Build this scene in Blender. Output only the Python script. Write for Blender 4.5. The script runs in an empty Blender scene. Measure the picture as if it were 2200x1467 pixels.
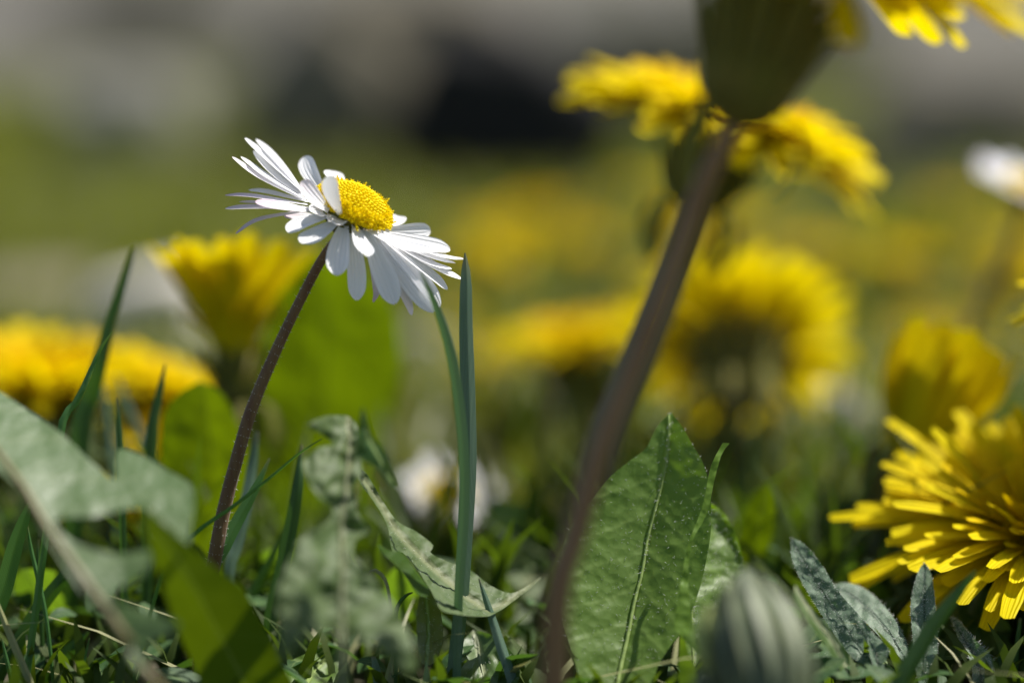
import bpy, math, random
import numpy as np
from mathutils import Vector, noise as mnoise
from mathutils.geometry import delaunay_2d_cdt
R_ = math.radians
sc = bpy.context.scene
col = sc.collection
S = 0.01                                   # everything below is measured in centimetres
random.seed(7)
rng = np.random.default_rng(7)

# ------------------------------------------------------------------ camera, sky, sun, exposure
PITCH = R_(8.0); CAM_H = 9.0; FOCUS = 34.0; LENS = 100.0; SENSOR = 36.0
cam_d = bpy.data.cameras.new('camera')
cam = bpy.data.objects.new('camera', cam_d); col.objects.link(cam)
cam.location = (0, 0, CAM_H * S); cam.rotation_euler = (math.pi / 2 - PITCH, 0, 0)
cam_d.lens = LENS; cam_d.sensor_width = SENSOR; cam_d.clip_start = 0.01; cam_d.clip_end = 2000
cam_d.dof.use_dof = True; cam_d.dof.focus_distance = FOCUS * S; cam_d.dof.aperture_fstop = 5.6
cam_d.dof.aperture_blades = 0
sc.camera = cam
SUN_EL = R_(60); SUN_AZ = R_(60)           # azimuth from +Y (straight ahead of the lens) towards +X
world = bpy.data.worlds.new('World'); sc.world = world; world.use_nodes = True
wn = world.node_tree; wn.nodes.clear()
sky = wn.nodes.new('ShaderNodeTexSky'); sky.sky_type = 'NISHITA'; sky.sun_disc = False
sky.sun_elevation = SUN_EL; sky.sun_rotation = SUN_AZ
bg = wn.nodes.new('ShaderNodeBackground'); bg.inputs[1].default_value = 0.075
wo = wn.nodes.new('ShaderNodeOutputWorld')
wn.links.new(sky.outputs[0], bg.inputs[0]); wn.links.new(bg.outputs[0], wo.inputs[0])
sun_d = bpy.data.lights.new('sun', 'SUN'); sun_d.energy = 5.0; sun_d.angle = R_(0.5); sun_d.color = (1, 0.955, 0.88)
sun = bpy.data.objects.new('sun', sun_d); col.objects.link(sun)
sdir = Vector((math.sin(SUN_AZ) * math.cos(SUN_EL), math.cos(SUN_AZ) * math.cos(SUN_EL), math.sin(SUN_EL)))
sun.rotation_euler = sdir.to_track_quat('Z', 'Y').to_euler(); sun.location = (0, 0, 3)
sc.view_settings.view_transform = 'Standard'; sc.view_settings.look = 'None'
sc.view_settings.exposure = 0.82; sc.view_settings.gamma = 1.0
sc.cycles.max_bounces = 8; sc.cycles.transparent_max_bounces = 8
sc.cycles.sample_clamp_indirect = 4.0

# ------------------------------------------------------------------ picture point -> place in the world (cm)
CP, SP = math.cos(PITCH), math.sin(PITCH)
FWD = np.array([0, CP, -SP]); UP = np.array([0, SP, CP]); RIGHT = np.array([1.0, 0, 0]); CAM = np.array([0, 0, CAM_H])
K = SENSOR / LENS / 2200.0
def W(px, py, d):
    return CAM + d * (FWD + (px - 1100) * K * RIGHT - (py - 733.5) * K * UP)
def nrm(v):
    v = np.asarray(v, float); return v / (np.linalg.norm(v) + 1e-12)
def ground_z(x, y):
    r = math.hypot(x, y - 40)
    f = 1.0 if r < 150 else max(0.0, 1 - (r - 150) / 100)
    return f * 0.5 * mnoise.noise(Vector((x * .11, y * .11, 0))) - 0.2
def Z1(x, y): return 440 + x / 3.334, 260 + y / 3.334      # scales of the close looks the outlines were read from
def Z2(x, y): return x / 2.934, 500 + y / 2.934
def Z3(x, y): return x / 2.934, 967 + y / 2.934
def Z4(x, y): return 560 + x / 2.377, 850 + y / 2.377
def Z5(x, y): return 1160 + x / 2.417, 860 + y / 2.417
def Z6(x, y): return 1500 + x / 1.913, 700 + y / 1.913

# ------------------------------------------------------------------ materials
def mat_base(name):
    m = bpy.data.materials.new(name); m.use_nodes = True
    nt = m.node_tree; nt.nodes.clear()
    out = nt.nodes.new('ShaderNodeOutputMaterial')
    return m, nt, out
def N(nt, t, **kw):
    n = nt.nodes.new(t)
    for k, v in kw.items():
        if k.startswith('i'):
            n.inputs[int(k[1:])].default_value = v
        else:
            setattr(n, k, v)
    return n
def ramp(nt, fac, stops):
    r = N(nt, 'ShaderNodeValToRGB'); e = r.color_ramp.elements
    while len(e) < len(stops): e.new(0.5)
    for k, (p, c) in enumerate(stops):
        e[k].position = p; e[k].color = (*c, 1)
    nt.links.new(fac, r.inputs[0]); return r.outputs[0]
def mathn(nt, op, a, b=None, clamp=False):
    n = N(nt, 'ShaderNodeMath', operation=op, use_clamp=clamp)
    for k, v in ((0, a), (1, b)):
        if v is None: continue
        if isinstance(v, (int, float)): n.inputs[k].default_value = v
        else: nt.links.new(v, n.inputs[k])
    return n.outputs[0]
def mixc(nt, fac, a, b):
    n = N(nt, 'ShaderNodeMix', data_type='RGBA')
    for k, v in ((0, fac), (6, a), (7, b)):
        if isinstance(v, (int, float)): n.inputs[k].default_value = v
        elif isinstance(v, tuple): n.inputs[k].default_value = (*v, 1)
        else: nt.links.new(v, n.inputs[k])
    return n.outputs[2]
def noise_n(nt, vec, scale, detail=3, rough=0.5):
    n = N(nt, 'ShaderNodeTexNoise'); n.inputs['Scale'].default_value = scale
    n.inputs['Detail'].default_value = detail; n.inputs['Roughness'].default_value = rough
    nt.links.new(vec, n.inputs['Vector']); return n.outputs['Fac']
def thin_shader(nt, out, color, trans_color, trans, rough=0.5, spec=0.4, bump=None, bump_s=0.3, bump_d=0.0002, sheen=0.0):
    p = N(nt, 'ShaderNodeBsdfPrincipled'); p.inputs['Roughness'].default_value = rough
    p.inputs['Specular IOR Level'].default_value = spec
    if sheen: p.inputs['Sheen Weight'].default_value = sheen; p.inputs['Sheen Roughness'].default_value = 0.4
    t = N(nt, 'ShaderNodeBsdfTranslucent'); mx = N(nt, 'ShaderNodeMixShader', i0=trans)
    for c, s in ((color, p.inputs['Base Color']), (trans_color, t.inputs['Color'])):
        if isinstance(c, tuple): s.default_value = (*c, 1)
        else: nt.links.new(c, s)
    if bump is not None:
        b = N(nt, 'ShaderNodeBump'); b.inputs['Strength'].default_value = bump_s; b.inputs['Distance'].default_value = bump_d
        nt.links.new(bump, b.inputs['Height']); nt.links.new(b.outputs[0], p.inputs['Normal'])
    nt.links.new(p.outputs[0], mx.inputs[1]); nt.links.new(t.outputs[0], mx.inputs[2]); nt.links.new(mx.outputs[0], out.inputs[0])
def uvxy(nt):
    uv = N(nt, 'ShaderNodeUVMap'); s = N(nt, 'ShaderNodeSeparateXYZ'); nt.links.new(uv.outputs[0], s.inputs[0])
    return uv.outputs[0], s.outputs[0], s.outputs[1]

def petal_white(name, pink):
    m, nt, out = mat_base(name)
    uv, u, v = uvxy(nt)
    w = mathn(nt, 'SINE', mathn(nt, 'MULTIPLY', u, 16.0))
    base = (0.86, 0.86, 0.88)
    if pink > 0:
        f = mathn(nt, 'MULTIPLY', mathn(nt, 'POWER', v, 1.6), pink, True)
        c = mixc(nt, f, base, (0.50, 0.27, 0.40))
    else:
        c = base
    thin_shader(nt, out, c, c if pink > 0 else (0.84, 0.84, 0.86), 0.32, 0.55, 0.25, w, 0.3, 0.0002)
    return m
def petal_yellow(name, a, b, trans=0.35, deep=None, spec=0.1):
    m, nt, out = mat_base(name)
    uv, u, v = uvxy(nt)
    g = N(nt, 'ShaderNodeNewGeometry')
    c0 = mixc(nt, g.outputs['Random Per Island'], a, b)
    if deep: c0 = mixc(nt, mathn(nt, 'SUBTRACT', 1.0, v, True), c0, deep)
    w = mathn(nt, 'SINE', mathn(nt, 'MULTIPLY', u, 14.0))
    c0 = mixc(nt, mathn(nt, 'MULTIPLY', mathn(nt, 'ADD', mathn(nt, 'MULTIPLY', w, .5), .5), .28), c0, tuple(x * .72 for x in b))
    thin_shader(nt, out, c0, c0, trans, 0.6, spec, w, 0.5, 0.0003)
    return m
def leaf_mat(name, c1, c2, tc, trans=0.3, rough=0.42, spec=0.5, vein=(0.22, 0.30, 0.10), rib=0.05, sheen=0.0, cell=900, bs=0.5, spots=0.0, latb=-0.05):
    m, nt, out = mat_base(name)
    uv, u, v = uvxy(nt)
    tc_ = N(nt, 'ShaderNodeTexCoord'); ob = tc_.outputs['Object']
    n1 = noise_n(nt, ob, 160, 4, 0.6); n2 = noise_n(nt, ob, cell, 3, 0.6); n3 = noise_n(nt, ob, 70, 2, 0.5)
    cr = mathn(nt, 'ADD', mathn(nt, 'MULTIPLY', n1, 0.6), mathn(nt, 'MULTIPLY', n2, 0.6))
    c = mixc(nt, mathn(nt, 'SUBTRACT', mathn(nt, 'MULTIPLY', cr, 1.5), 0.4, True), c1, c2)
    au = mathn(nt, 'ABSOLUTE', u)
    ribm = mathn(nt, 'SUBTRACT', 1.0, mathn(nt, 'DIVIDE', au, rib), True)
    ph = mathn(nt, 'ADD', mathn(nt, 'MULTIPLY', mathn(nt, 'SUBTRACT', v, mathn(nt, 'MULTIPLY', au, 0.6)), 3.9), mathn(nt, 'MULTIPLY', n3, 2.2))
    lat = mathn(nt, 'POWER', mathn(nt, 'ABSOLUTE', mathn(nt, 'COSINE', ph)), 28.0)
    c = mixc(nt, mathn(nt, 'MULTIPLY', lat, 0.14), c, vein)
    c = mixc(nt, mathn(nt, 'MULTIPLY', ribm, 1.6, True), c, vein)
    if spots:
        sp = mathn(nt, 'GREATER_THAN', noise_n(nt, ob, 420, 1, 0.3), 1 - spots)
        c = mixc(nt, mathn(nt, 'MULTIPLY', sp, 0.7), c, (0.10, 0.03, 0.02))
    vo = N(nt, 'ShaderNodeTexVoronoi'); vo.inputs['Scale'].default_value = cell; nt.links.new(ob, vo.inputs['Vector'])
    h = mathn(nt, 'ADD', mathn(nt, 'MULTIPLY', vo.outputs['Distance'], 0.5), mathn(nt, 'ADD', mathn(nt, 'MULTIPLY', n1, 0.2), mathn(nt, 'ADD', mathn(nt, 'MULTIPLY', lat, latb), mathn(nt, 'MULTIPLY', ribm, 1.2))))
    thin_shader(nt, out, c, tc, trans, rough, spec, h, bs, 0.0004, sheen)
    return m
def blade_mat(name, a, b, tc, trans=0.35, rough=0.4, spec=0.4, dry=True):
    m, nt, out = mat_base(name)
    uv, u, v = uvxy(nt)
    g = N(nt, 'ShaderNodeNewGeometry'); tc_ = N(nt, 'ShaderNodeTexCoord')
    n1 = noise_n(nt, tc_.outputs['Object'], 300, 3)
    f = mathn(nt, 'ADD', mathn(nt, 'MULTIPLY', g.outputs['Random Per Island'], 0.6), mathn(nt, 'MULTIPLY', n1, 0.4))
    c = mixc(nt, f, a, b)
    au = mathn(nt, 'ABSOLUTE', u)
    c = mixc(nt, mathn(nt, 'MULTIPLY', mathn(nt, 'SUBTRACT', 1.0, mathn(nt, 'DIVIDE', au, 0.12), True), 0.45), c, (0.015, 0.04, 0.012))
    w = mathn(nt, 'SINE', mathn(nt, 'MULTIPLY', u, 34.0))
    c = mixc(nt, mathn(nt, 'MULTIPLY', mathn(nt, 'ADD', mathn(nt, 'MULTIPLY', w, .5), .5), .35), c, tuple(min(1, x * 2.0) for x in b))
    if dry: c = mixc(nt, mathn(nt, 'MULTIPLY', mathn(nt, 'SUBTRACT', 1.0, mathn(nt, 'DIVIDE', v, 0.07), True), .7), c, (0.20, 0.15, 0.07))
    tcc = mixc(nt, g.outputs['Random Per Island'], tc, tuple(x * 0.75 for x in tc))
    thin_shader(nt, out, c, tcc, trans, rough, spec, w, 0.25, 0.0002)
    return m
def solid_mat(name, a, b, scale=200, rough=0.5, spec=0.4, bs=0.3, bd=0.0003, stretch=None, sheen=0.0):
    m, nt, out = mat_base(name)
    t = N(nt, 'ShaderNodeTexCoord'); vec = t.outputs['Object']
    if stretch:
        mp = N(nt, 'ShaderNodeMapping'); mp.inputs['Scale'].default_value = stretch; nt.links.new(vec, mp.inputs['Vector']); vec = mp.outputs[0]
    n = noise_n(nt, vec, scale, 5, 0.6)
    c = mixc(nt, mathn(nt, 'SUBTRACT', mathn(nt, 'MULTIPLY', n, 2.4), 0.7, True), a, b)
    p = N(nt, 'ShaderNodeBsdfPrincipled'); p.inputs['Roughness'].default_value = rough; p.inputs['Specular IOR Level'].default_value = spec
    if sheen: p.inputs['Sheen Weight'].default_value = sheen
    bm = N(nt, 'ShaderNodeBump'); bm.inputs['Strength'].default_value = bs; bm.inputs['Distance'].default_value = bd
    nt.links.new(n, bm.inputs['Height']); nt.links.new(bm.outputs[0], p.inputs['Normal'])
    nt.links.new(c, p.inputs['Base Color']); nt.links.new(p.outputs[0], out.inputs[0])
    return m
M = {}
M['white'] = petal_white('white_petal', 0); M['pink'] = petal_white('pink_tipped_petal', 0.3); M['mauve'] = petal_white('mauve_petal', 0.6)
M['disc'] = petal_yellow('disc_yellow', (0.93, 0.74, 0.004), (0.94, 0.78, 0.008), 0.25)
M['yellow'] = petal_yellow('dandelion_yellow', (0.84, 0.70, 0.002), (0.82, 0.64, 0.001), 0.42)
M['orange'] = petal_yellow('dandelion_deep_yellow', (0.82, 0.60, 0.002), (0.80, 0.53, 0.001), 0.35)
M['budyellow'] = petal_yellow('closed_dandelion_yellow', (0.82, 0.57, 0.003), (0.78, 0.50, 0.004), 0.4)
M['leaf'] = leaf_mat('dandelion_leaf_green', (0.075, 0.14, 0.014), (0.13, 0.21, 0.042), (0.24, 0.42, 0.015), 0.34, 0.5, 0.3, (0.30, 0.40, 0.12), 0.06, bs=0.4, latb=-0.16)
M['leaffold'] = leaf_mat('folded_leaf_margin', (0.10, 0.19, 0.02), (0.14, 0.24, 0.03), (0.24, 0.38, 0.01), 0.4, 0.5, 0.3)
M['leafdull'] = leaf_mat('dull_jagged_leaf', (0.045, 0.08, 0.02), (0.085, 0.12, 0.04), (0.14, 0.26, 0.02), 0.22, 0.6, 0.3, (0.16, 0.18, 0.09), 0.10)
M['leafpale'] = leaf_mat('pale_dandelion_leaf', (0.05, 0.095, 0.024), (0.085, 0.135, 0.043), (0.16, 0.32, 0.02), 0.27, 0.48, 0.42, (0.30, 0.33, 0.20), 0.10)
M['leafbright'] = leaf_mat('bright_thin_leaf', (0.04, 0.10, 0.008), (0.065, 0.14, 0.012), (0.105, 0.155, 0.001), 0.6, 0.5, 0.3)
M['leafhairy'] = leaf_mat('hairy_grey_leaf', (0.085, 0.145, 0.08), (0.135, 0.195, 0.125), (0.12, 0.26, 0.05), 0.22, 0.6, 0.4, (0.02, 0.06, 0.03), 0.03, 0.3, 1600, 0.22)
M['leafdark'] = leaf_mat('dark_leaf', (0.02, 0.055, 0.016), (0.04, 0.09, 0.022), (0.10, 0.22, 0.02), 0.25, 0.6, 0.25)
M['leaffade'] = leaf_mat('yellowing_leaf', (0.09, 0.10, 0.035), (0.15, 0.17, 0.06), (0.20, 0.26, 0.03), 0.25, spots=0.25)
M['blade'] = blade_mat('grass_green', (0.035, 0.10, 0.03), (0.06, 0.15, 0.04), (0.16, 0.36, 0.02))
M['bladeblue'] = blade_mat('blue_green_grass', (0.06, 0.105, 0.065), (0.09, 0.145, 0.10), (0.10, 0.22, 0.05), 0.25, 0.38, 0.5)
M['bladedark'] = blade_mat('dark_grass', (0.02, 0.06, 0.018), (0.04, 0.09, 0.02), (0.09, 0.22, 0.012), 0.3)
M['tangle'] = blade_mat('dark_tangle_grass', (0.025, 0.050, 0.008), (0.055, 0.080, 0.014), (0.12, 0.20, 0.006), 0.35, 0.55, 0.2)  # darker olive grass colour for the tangle near the stems
M['straw'] = blade_mat('straw_grass', (0.30, 0.27, 0.15), (0.22, 0.24, 0.10), (0.30, 0.30, 0.10), 0.3)
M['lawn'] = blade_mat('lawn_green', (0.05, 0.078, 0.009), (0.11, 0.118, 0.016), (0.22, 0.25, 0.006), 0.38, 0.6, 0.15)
M['daisystem'] = solid_mat('daisy_stem_brown', (0.11, 0.05, 0.022), (0.16, 0.10, 0.04), 300, 0.6, 0.25, stretch=(4, 4, 0.5), sheen=0.15)
M['dandstem'] = solid_mat('dandelion_stem_brown', (0.17, 0.092, 0.038), (0.24, 0.15, 0.07), 120, 0.5, 0.35, stretch=(4, 4, 0.4))
M['greenstem'] = solid_mat('green_stem', (0.09, 0.12, 0.05), (0.16, 0.15, 0.09), 120, 0.5, 0.35, stretch=(4, 4, 0.4))
M['involucre'] = solid_mat('involucre_green', (0.085, 0.10, 0.016), (0.16, 0.13, 0.035), 250, 0.7, 0.12)
M['bract'] = leaf_mat('bract_green', (0.09, 0.115, 0.02), (0.17, 0.14, 0.04), (0.18, 0.20, 0.01), 0.2, 0.7, 0.12, (0.10, 0.07, 0.03), 0.1)
M['budgreen'] = solid_mat('bud_grey_green', (0.045, 0.065, 0.03), (0.14, 0.165, 0.08), 130, 0.55, 0.4, stretch=(3.5, 3.5, 0.25))
M['hair'] = solid_mat('leaf_hair', (0.55, 0.58, 0.5), (0.7, 0.7, 0.62), 50, 0.4, 0.5, 0.0)
M['budgold'] = solid_mat('bud_tip_pale', (0.30, 0.36, 0.10), (0.42, 0.46, 0.16), 100)
M['brown'] = solid_mat('withered_brown', (0.05, 0.03, 0.018), (0.12, 0.08, 0.05), 300)

# ------------------------------------------------------------------ mesh helpers
def mk(name, verts, faces, mats, parent=None, origin=None, uvs=None, midx=None, smooth=True):
    verts = np.asarray(verts, float)
    o0 = np.zeros(3) if origin is None else np.asarray(origin, float)
    me = bpy.data.meshes.new(name)
    me.from_pydata(((verts - o0) * S).tolist(), [], faces)
    if not isinstance(mats, (list, tuple)): mats = [mats]
    for m in mats: me.materials.append(m)
    if midx is not None: me.polygons.foreach_set('material_index', midx)
    if smooth: me.polygons.foreach_set('use_smooth', [True] * len(me.polygons))
    ul = me.uv_layers.new(name='UVMap')
    if uvs is not None:
        li = np.empty(len(me.loops), dtype=np.int32); me.loops.foreach_get('vertex_index', li)
        ul.data.foreach_set('uv', np.asarray(uvs, float)[li].astype(np.float32).ravel())
    o = bpy.data.objects.new(name, me); col.objects.link(o)
    if parent is not None: o.parent = parent
    elif origin is not None: o.location = tuple(o0 * S)
    return o
def tag(o, label, cat, group=None, kind=None):
    if label: o['label'] = label
    if cat: o['category'] = cat
    if group: o['group'] = group
    if kind: o['kind'] = kind
    return o
def thing(name, label, cat, base, group=None):
    o = bpy.data.objects.new(name, None); col.objects.link(o); o.location = tuple(np.asarray(base) * S)
    o.empty_display_size = 0.01
    return tag(o, label, cat, group)
def smooth_pts(pts, n):
    P = np.asarray(pts, float)
    if len(P) == 2:
        return np.array([P[0] + (P[1] - P[0]) * t for t in np.linspace(0, 1, n)])
    Q = np.vstack([2 * P[0] - P[1], P, 2 * P[-1] - P[-2]])
    seg = np.linalg.norm(np.diff(P[:, :3], axis=0), axis=1); cum = np.concatenate([[0], np.cumsum(seg)])
    out = []
    for t in np.linspace(0, cum[-1], n):
        k = min(max(np.searchsorted(cum, t, 'right') - 1, 0), len(P) - 2)
        u = (t - cum[k]) / (seg[k] + 1e-9)
        a, b, c, d = Q[k], Q[k + 1], Q[k + 2], Q[k + 3]
        out.append(0.5 * (2 * b + (c - a) * u + (2 * a - 5 * b + 4 * c - d) * u * u + (3 * b - a - 3 * c + d) * u ** 3))
    return np.array(out)
def tube(pts, radii, nseg=12, n=24, cap=True):
    """verts, faces, uvs of a tapered tube through the points"""
    P = smooth_pts(pts, n); rr = np.interp(np.linspace(0, 1, n), np.linspace(0, 1, len(radii)), radii)
    V, F, UV = [], [], []
    T = np.gradient(P, axis=0); e = None
    for i in range(n):
        t = nrm(T[i])
        if e is None: e = nrm(np.cross(t, [0.3, 1, 0.1]))
        e = nrm(e - t * np.dot(e, t)); f = np.cross(t, e)
        for k in range(nseg):
            a = 2 * math.pi * k / nseg
            V.append(P[i] + rr[i] * (math.cos(a) * e + math.sin(a) * f)); UV.append((k / nseg, i / (n - 1)))
    for i in range(n - 1):
        for k in range(nseg):
            k2 = (k + 1) % nseg
            F.append((i * nseg + k, i * nseg + k2, (i + 1) * nseg + k2, (i + 1) * nseg + k))
    if cap:
        F.append(tuple(range(nseg))[::-1]); F.append(tuple((n - 1) * nseg + k for k in range(nseg)))
    return V, F, UV
def strip(P, Wd, half, cols=(-1, -.5, 0, .5, 1), cup=0.0, vs=None):
    """sheet along points P; Wd = unit width direction per point, half = half width per point; cup lifts the margins"""
    n, c = len(P), len(cols); V, F, UV = [], [], []
    T = np.gradient(np.asarray(P), axis=0)
    for i in range(n):
        t = nrm(T[i]); w = nrm(Wd[i] - t * np.dot(Wd[i], t)); nn = np.cross(t, w)
        for u in cols:
            V.append(P[i] + w * u * half[i] + nn * cup * half[i] * u * u)
            UV.append((u, i / (n - 1) if vs is None else vs[i]))
    for i in range(n - 1):
        for k in range(c - 1):
            a = i * c + k; F.append((a, a + 1, a + c + 1, a + c))
    return V, F, UV
class Bag:
    def __init__(s): s.V, s.F, s.UV, s.MI = [], [], [], []
    def add(s, vfu, mi=0):
        o = len(s.V); s.V += list(vfu[0]); s.F += [tuple(i + o for i in f) for f in vfu[1]]
        s.UV += list(vfu[2]) if len(vfu) > 2 and vfu[2] is not None else [(0, 0)] * len(vfu[0]); s.MI += [mi] * len(vfu[1])
    def build(s, name, mats, parent=None, origin=None, smooth=True):
        return mk(name, s.V, s.F, mats, parent, origin, s.UV, s.MI, smooth)
def hair_bag(bag, P, Nn, length, rad, mi, lean=None):
    for p, n_ in zip(P, Nn):
        d = nrm(n_ + rng.normal(0, 0.45, 3) + (0 if lean is None else lean)); L = length * rng.uniform(0.5, 1.3)
        e = nrm(np.cross(d, [0.2, 0.9, 0.4])); f = np.cross(d, e); o = len(bag.V)
        bend = rng.normal(0, 0.25, 3) * L
        for a in (0, 2.1, 4.2): bag.V.append(p + rad * (math.cos(a) * e + math.sin(a) * f))
        for a in (0, 2.1, 4.2): bag.V.append(p + d * L * .55 + 0.75 * rad * (math.cos(a) * e + math.sin(a) * f))
        bag.V.append(p + d * L + bend)
        for k in range(3):
            k2 = (k + 1) % 3
            bag.F.append((o + k, o + k2, o + 3 + k2, o + 3 + k)); bag.F.append((o + 3 + k, o + 3 + k2, o + 6))
        bag.UV += [(0, 0)] * 7; bag.MI += [mi] * 6

# ------------------------------------------------------------------ the ground
def build_ground():
    xs = np.concatenate([[-20000, -6000, -2000, -800, -400], np.linspace(-200, 200, 101), [400, 800, 2000, 6000, 20000]])
    ys = np.concatenate([[-3000, -600, -200], np.linspace(-60, 260, 121), [300, 400, 600, 1000, 2500, 8000, 30000]])
    V = [(x, y, ground_z(x, y)) for y in ys for x in xs]; nx = len(xs)
    F = [(j * nx + i, j * nx + i + 1, (j + 1) * nx + i + 1, (j + 1) * nx + i) for j in range(len(ys) - 1) for i in range(nx - 1)]
    m, nt, out = mat_base('earth')
    t = N(nt, 'ShaderNodeTexCoord'); ob = t.outputs['Object']; sp = N(nt, 'ShaderNodeSeparateXYZ'); nt.links.new(ob, sp.inputs[0])
    n1 = noise_n(nt, ob, 9, 4); n2 = noise_n(nt, ob, 160, 4, 0.7); n3 = noise_n(nt, ob, 2.4, 3)
    soil = mixc(nt, n2, (0.025, 0.020, 0.011), (0.065, 0.052, 0.030))
    moss = mixc(nt, n2, (0.04, 0.056, 0.009), (0.085, 0.09, 0.018))
    c = mixc(nt, mathn(nt, 'SUBTRACT', mathn(nt, 'MULTIPLY', n1, 5), 2.0, True), soil, moss)
    vo = N(nt, 'ShaderNodeTexVoronoi'); vo.inputs['Scale'].default_value = 60; nt.links.new(ob, vo.inputs['Vector'])
    grav = mixc(nt, vo.outputs['Color'], (0.035, 0.032, 0.022), (0.09, 0.08, 0.06))
    gf = mathn(nt, 'SUBTRACT', mathn(nt, 'ADD', sp.outputs[1], mathn(nt, 'MULTIPLY', n3, 1.0)), 1.72)
    c = mixc(nt, mathn(nt, 'MULTIPLY', gf, 3.5, True), c, grav)
    p = N(nt, 'ShaderNodeBsdfPrincipled'); p.inputs['Roughness'].default_value = 0.9
    b = N(nt, 'ShaderNodeBump'); b.inputs['Distance'].default_value = 0.003; nt.links.new(n2, b.inputs['Height']); nt.links.new(b.outputs[0], p.inputs['Normal'])
    nt.links.new(c, p.inputs['Base Color']); nt.links.new(p.outputs[0], out.inputs[0])
    tag(mk('ground', V, F, m), None, None, kind='structure')
build_ground()

# ------------------------------------------------------------------ grass too fine to count: one mass
def grass_mass():
    V, F, UV = [], [], []
    def blades(n, xr, yr, h, w, lean, keep=None, spread=True):
        for _ in range(n):
            y = rng.uniform(*yr); half = xr if not spread else 0.28 * y + 8
            x = rng.uniform(-half, half)
            if keep and not keep(x, y): continue
            z = ground_z(x, y); hh = rng.uniform(*h); az = rng.uniform(0, 6.283); ln = rng.uniform(*lean) * hh
            dx, dy = math.cos(az), math.sin(az); b = az + 1.57 + rng.normal(0, .5); wx, wy = math.cos(b), math.sin(b); ww = rng.uniform(*w)
            o = len(V)
            for k, (s, q) in enumerate(((0, 1), (.4, .95), (.75, .65))):
                px, py, pz = x + dx * ln * s * s, y + dy * ln * s * s, z + hh * s * (1 - 0.15 * s)
                V.append((px - wx * ww * q, py - wy * ww * q, pz)); V.append((px + wx * ww * q, py + wy * ww * q, pz)); UV.append((-1, s)); UV.append((1, s))
            V.append((x + dx * ln, y + dy * ln, z + hh * .84)); UV.append((0, 1))
            F.extend(((o, o + 1, o + 3, o + 2), (o + 2, o + 3, o + 5, o + 4), (o + 4, o + 5, o + 6)))
    blades(2000, 0, (41.5, 48), (0.9, 2.2), (.05, .12), (.1, .9)); blades(9000, 0, (48, 90), (1.0, 2.6), (.06, .14), (.2, 1.0))
    blades(13000, 0, (90, 175), (0.8, 2.2), (.08, .18), (.2, 1.1), keep=lambda x, y: mnoise.noise(Vector((x * .05, y * .05, 3))) > -0.25 - 0.0 * y)
    tag(mk('grass', V, F, M['lawn'], uvs=UV), 'short olive green lawn stretching back to the stones', 'grass', kind='stuff')
    V, F, UV = [], [], []
    blades(260, 0, (32, 40), (0.4, 1.6), (.03, .07), (.8, 2.5)); blades(900, 0, (42, 58), (0.8, 2.4), (.05, .12), (.3, 1.5)); blades(2200, 0, (50, 95), (0.6, 2.2), (.05, .12), (.5, 2.0))
    tag(mk('dead_grass', V, F, M['straw'], uvs=UV), 'pale dead grass straws scattered through the living grass', 'dead grass', kind='stuff')
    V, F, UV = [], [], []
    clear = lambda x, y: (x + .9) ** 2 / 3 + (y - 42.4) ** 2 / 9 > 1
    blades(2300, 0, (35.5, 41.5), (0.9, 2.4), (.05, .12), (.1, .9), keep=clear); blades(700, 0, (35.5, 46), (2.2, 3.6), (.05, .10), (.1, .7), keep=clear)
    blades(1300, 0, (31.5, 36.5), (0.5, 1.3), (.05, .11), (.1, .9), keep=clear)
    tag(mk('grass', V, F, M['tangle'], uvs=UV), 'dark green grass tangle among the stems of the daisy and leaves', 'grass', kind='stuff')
grass_mass()
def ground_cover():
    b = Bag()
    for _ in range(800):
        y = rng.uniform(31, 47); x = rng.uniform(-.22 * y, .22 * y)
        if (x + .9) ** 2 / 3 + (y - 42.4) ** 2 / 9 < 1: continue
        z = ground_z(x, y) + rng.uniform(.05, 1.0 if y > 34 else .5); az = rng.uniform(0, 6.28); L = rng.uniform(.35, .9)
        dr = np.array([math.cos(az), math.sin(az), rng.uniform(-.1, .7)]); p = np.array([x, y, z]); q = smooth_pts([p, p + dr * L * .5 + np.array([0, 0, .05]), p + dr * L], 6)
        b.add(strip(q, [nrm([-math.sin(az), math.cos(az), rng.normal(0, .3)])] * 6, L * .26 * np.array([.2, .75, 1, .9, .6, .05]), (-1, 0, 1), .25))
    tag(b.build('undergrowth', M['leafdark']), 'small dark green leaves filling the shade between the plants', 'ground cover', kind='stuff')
ground_cover()

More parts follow.
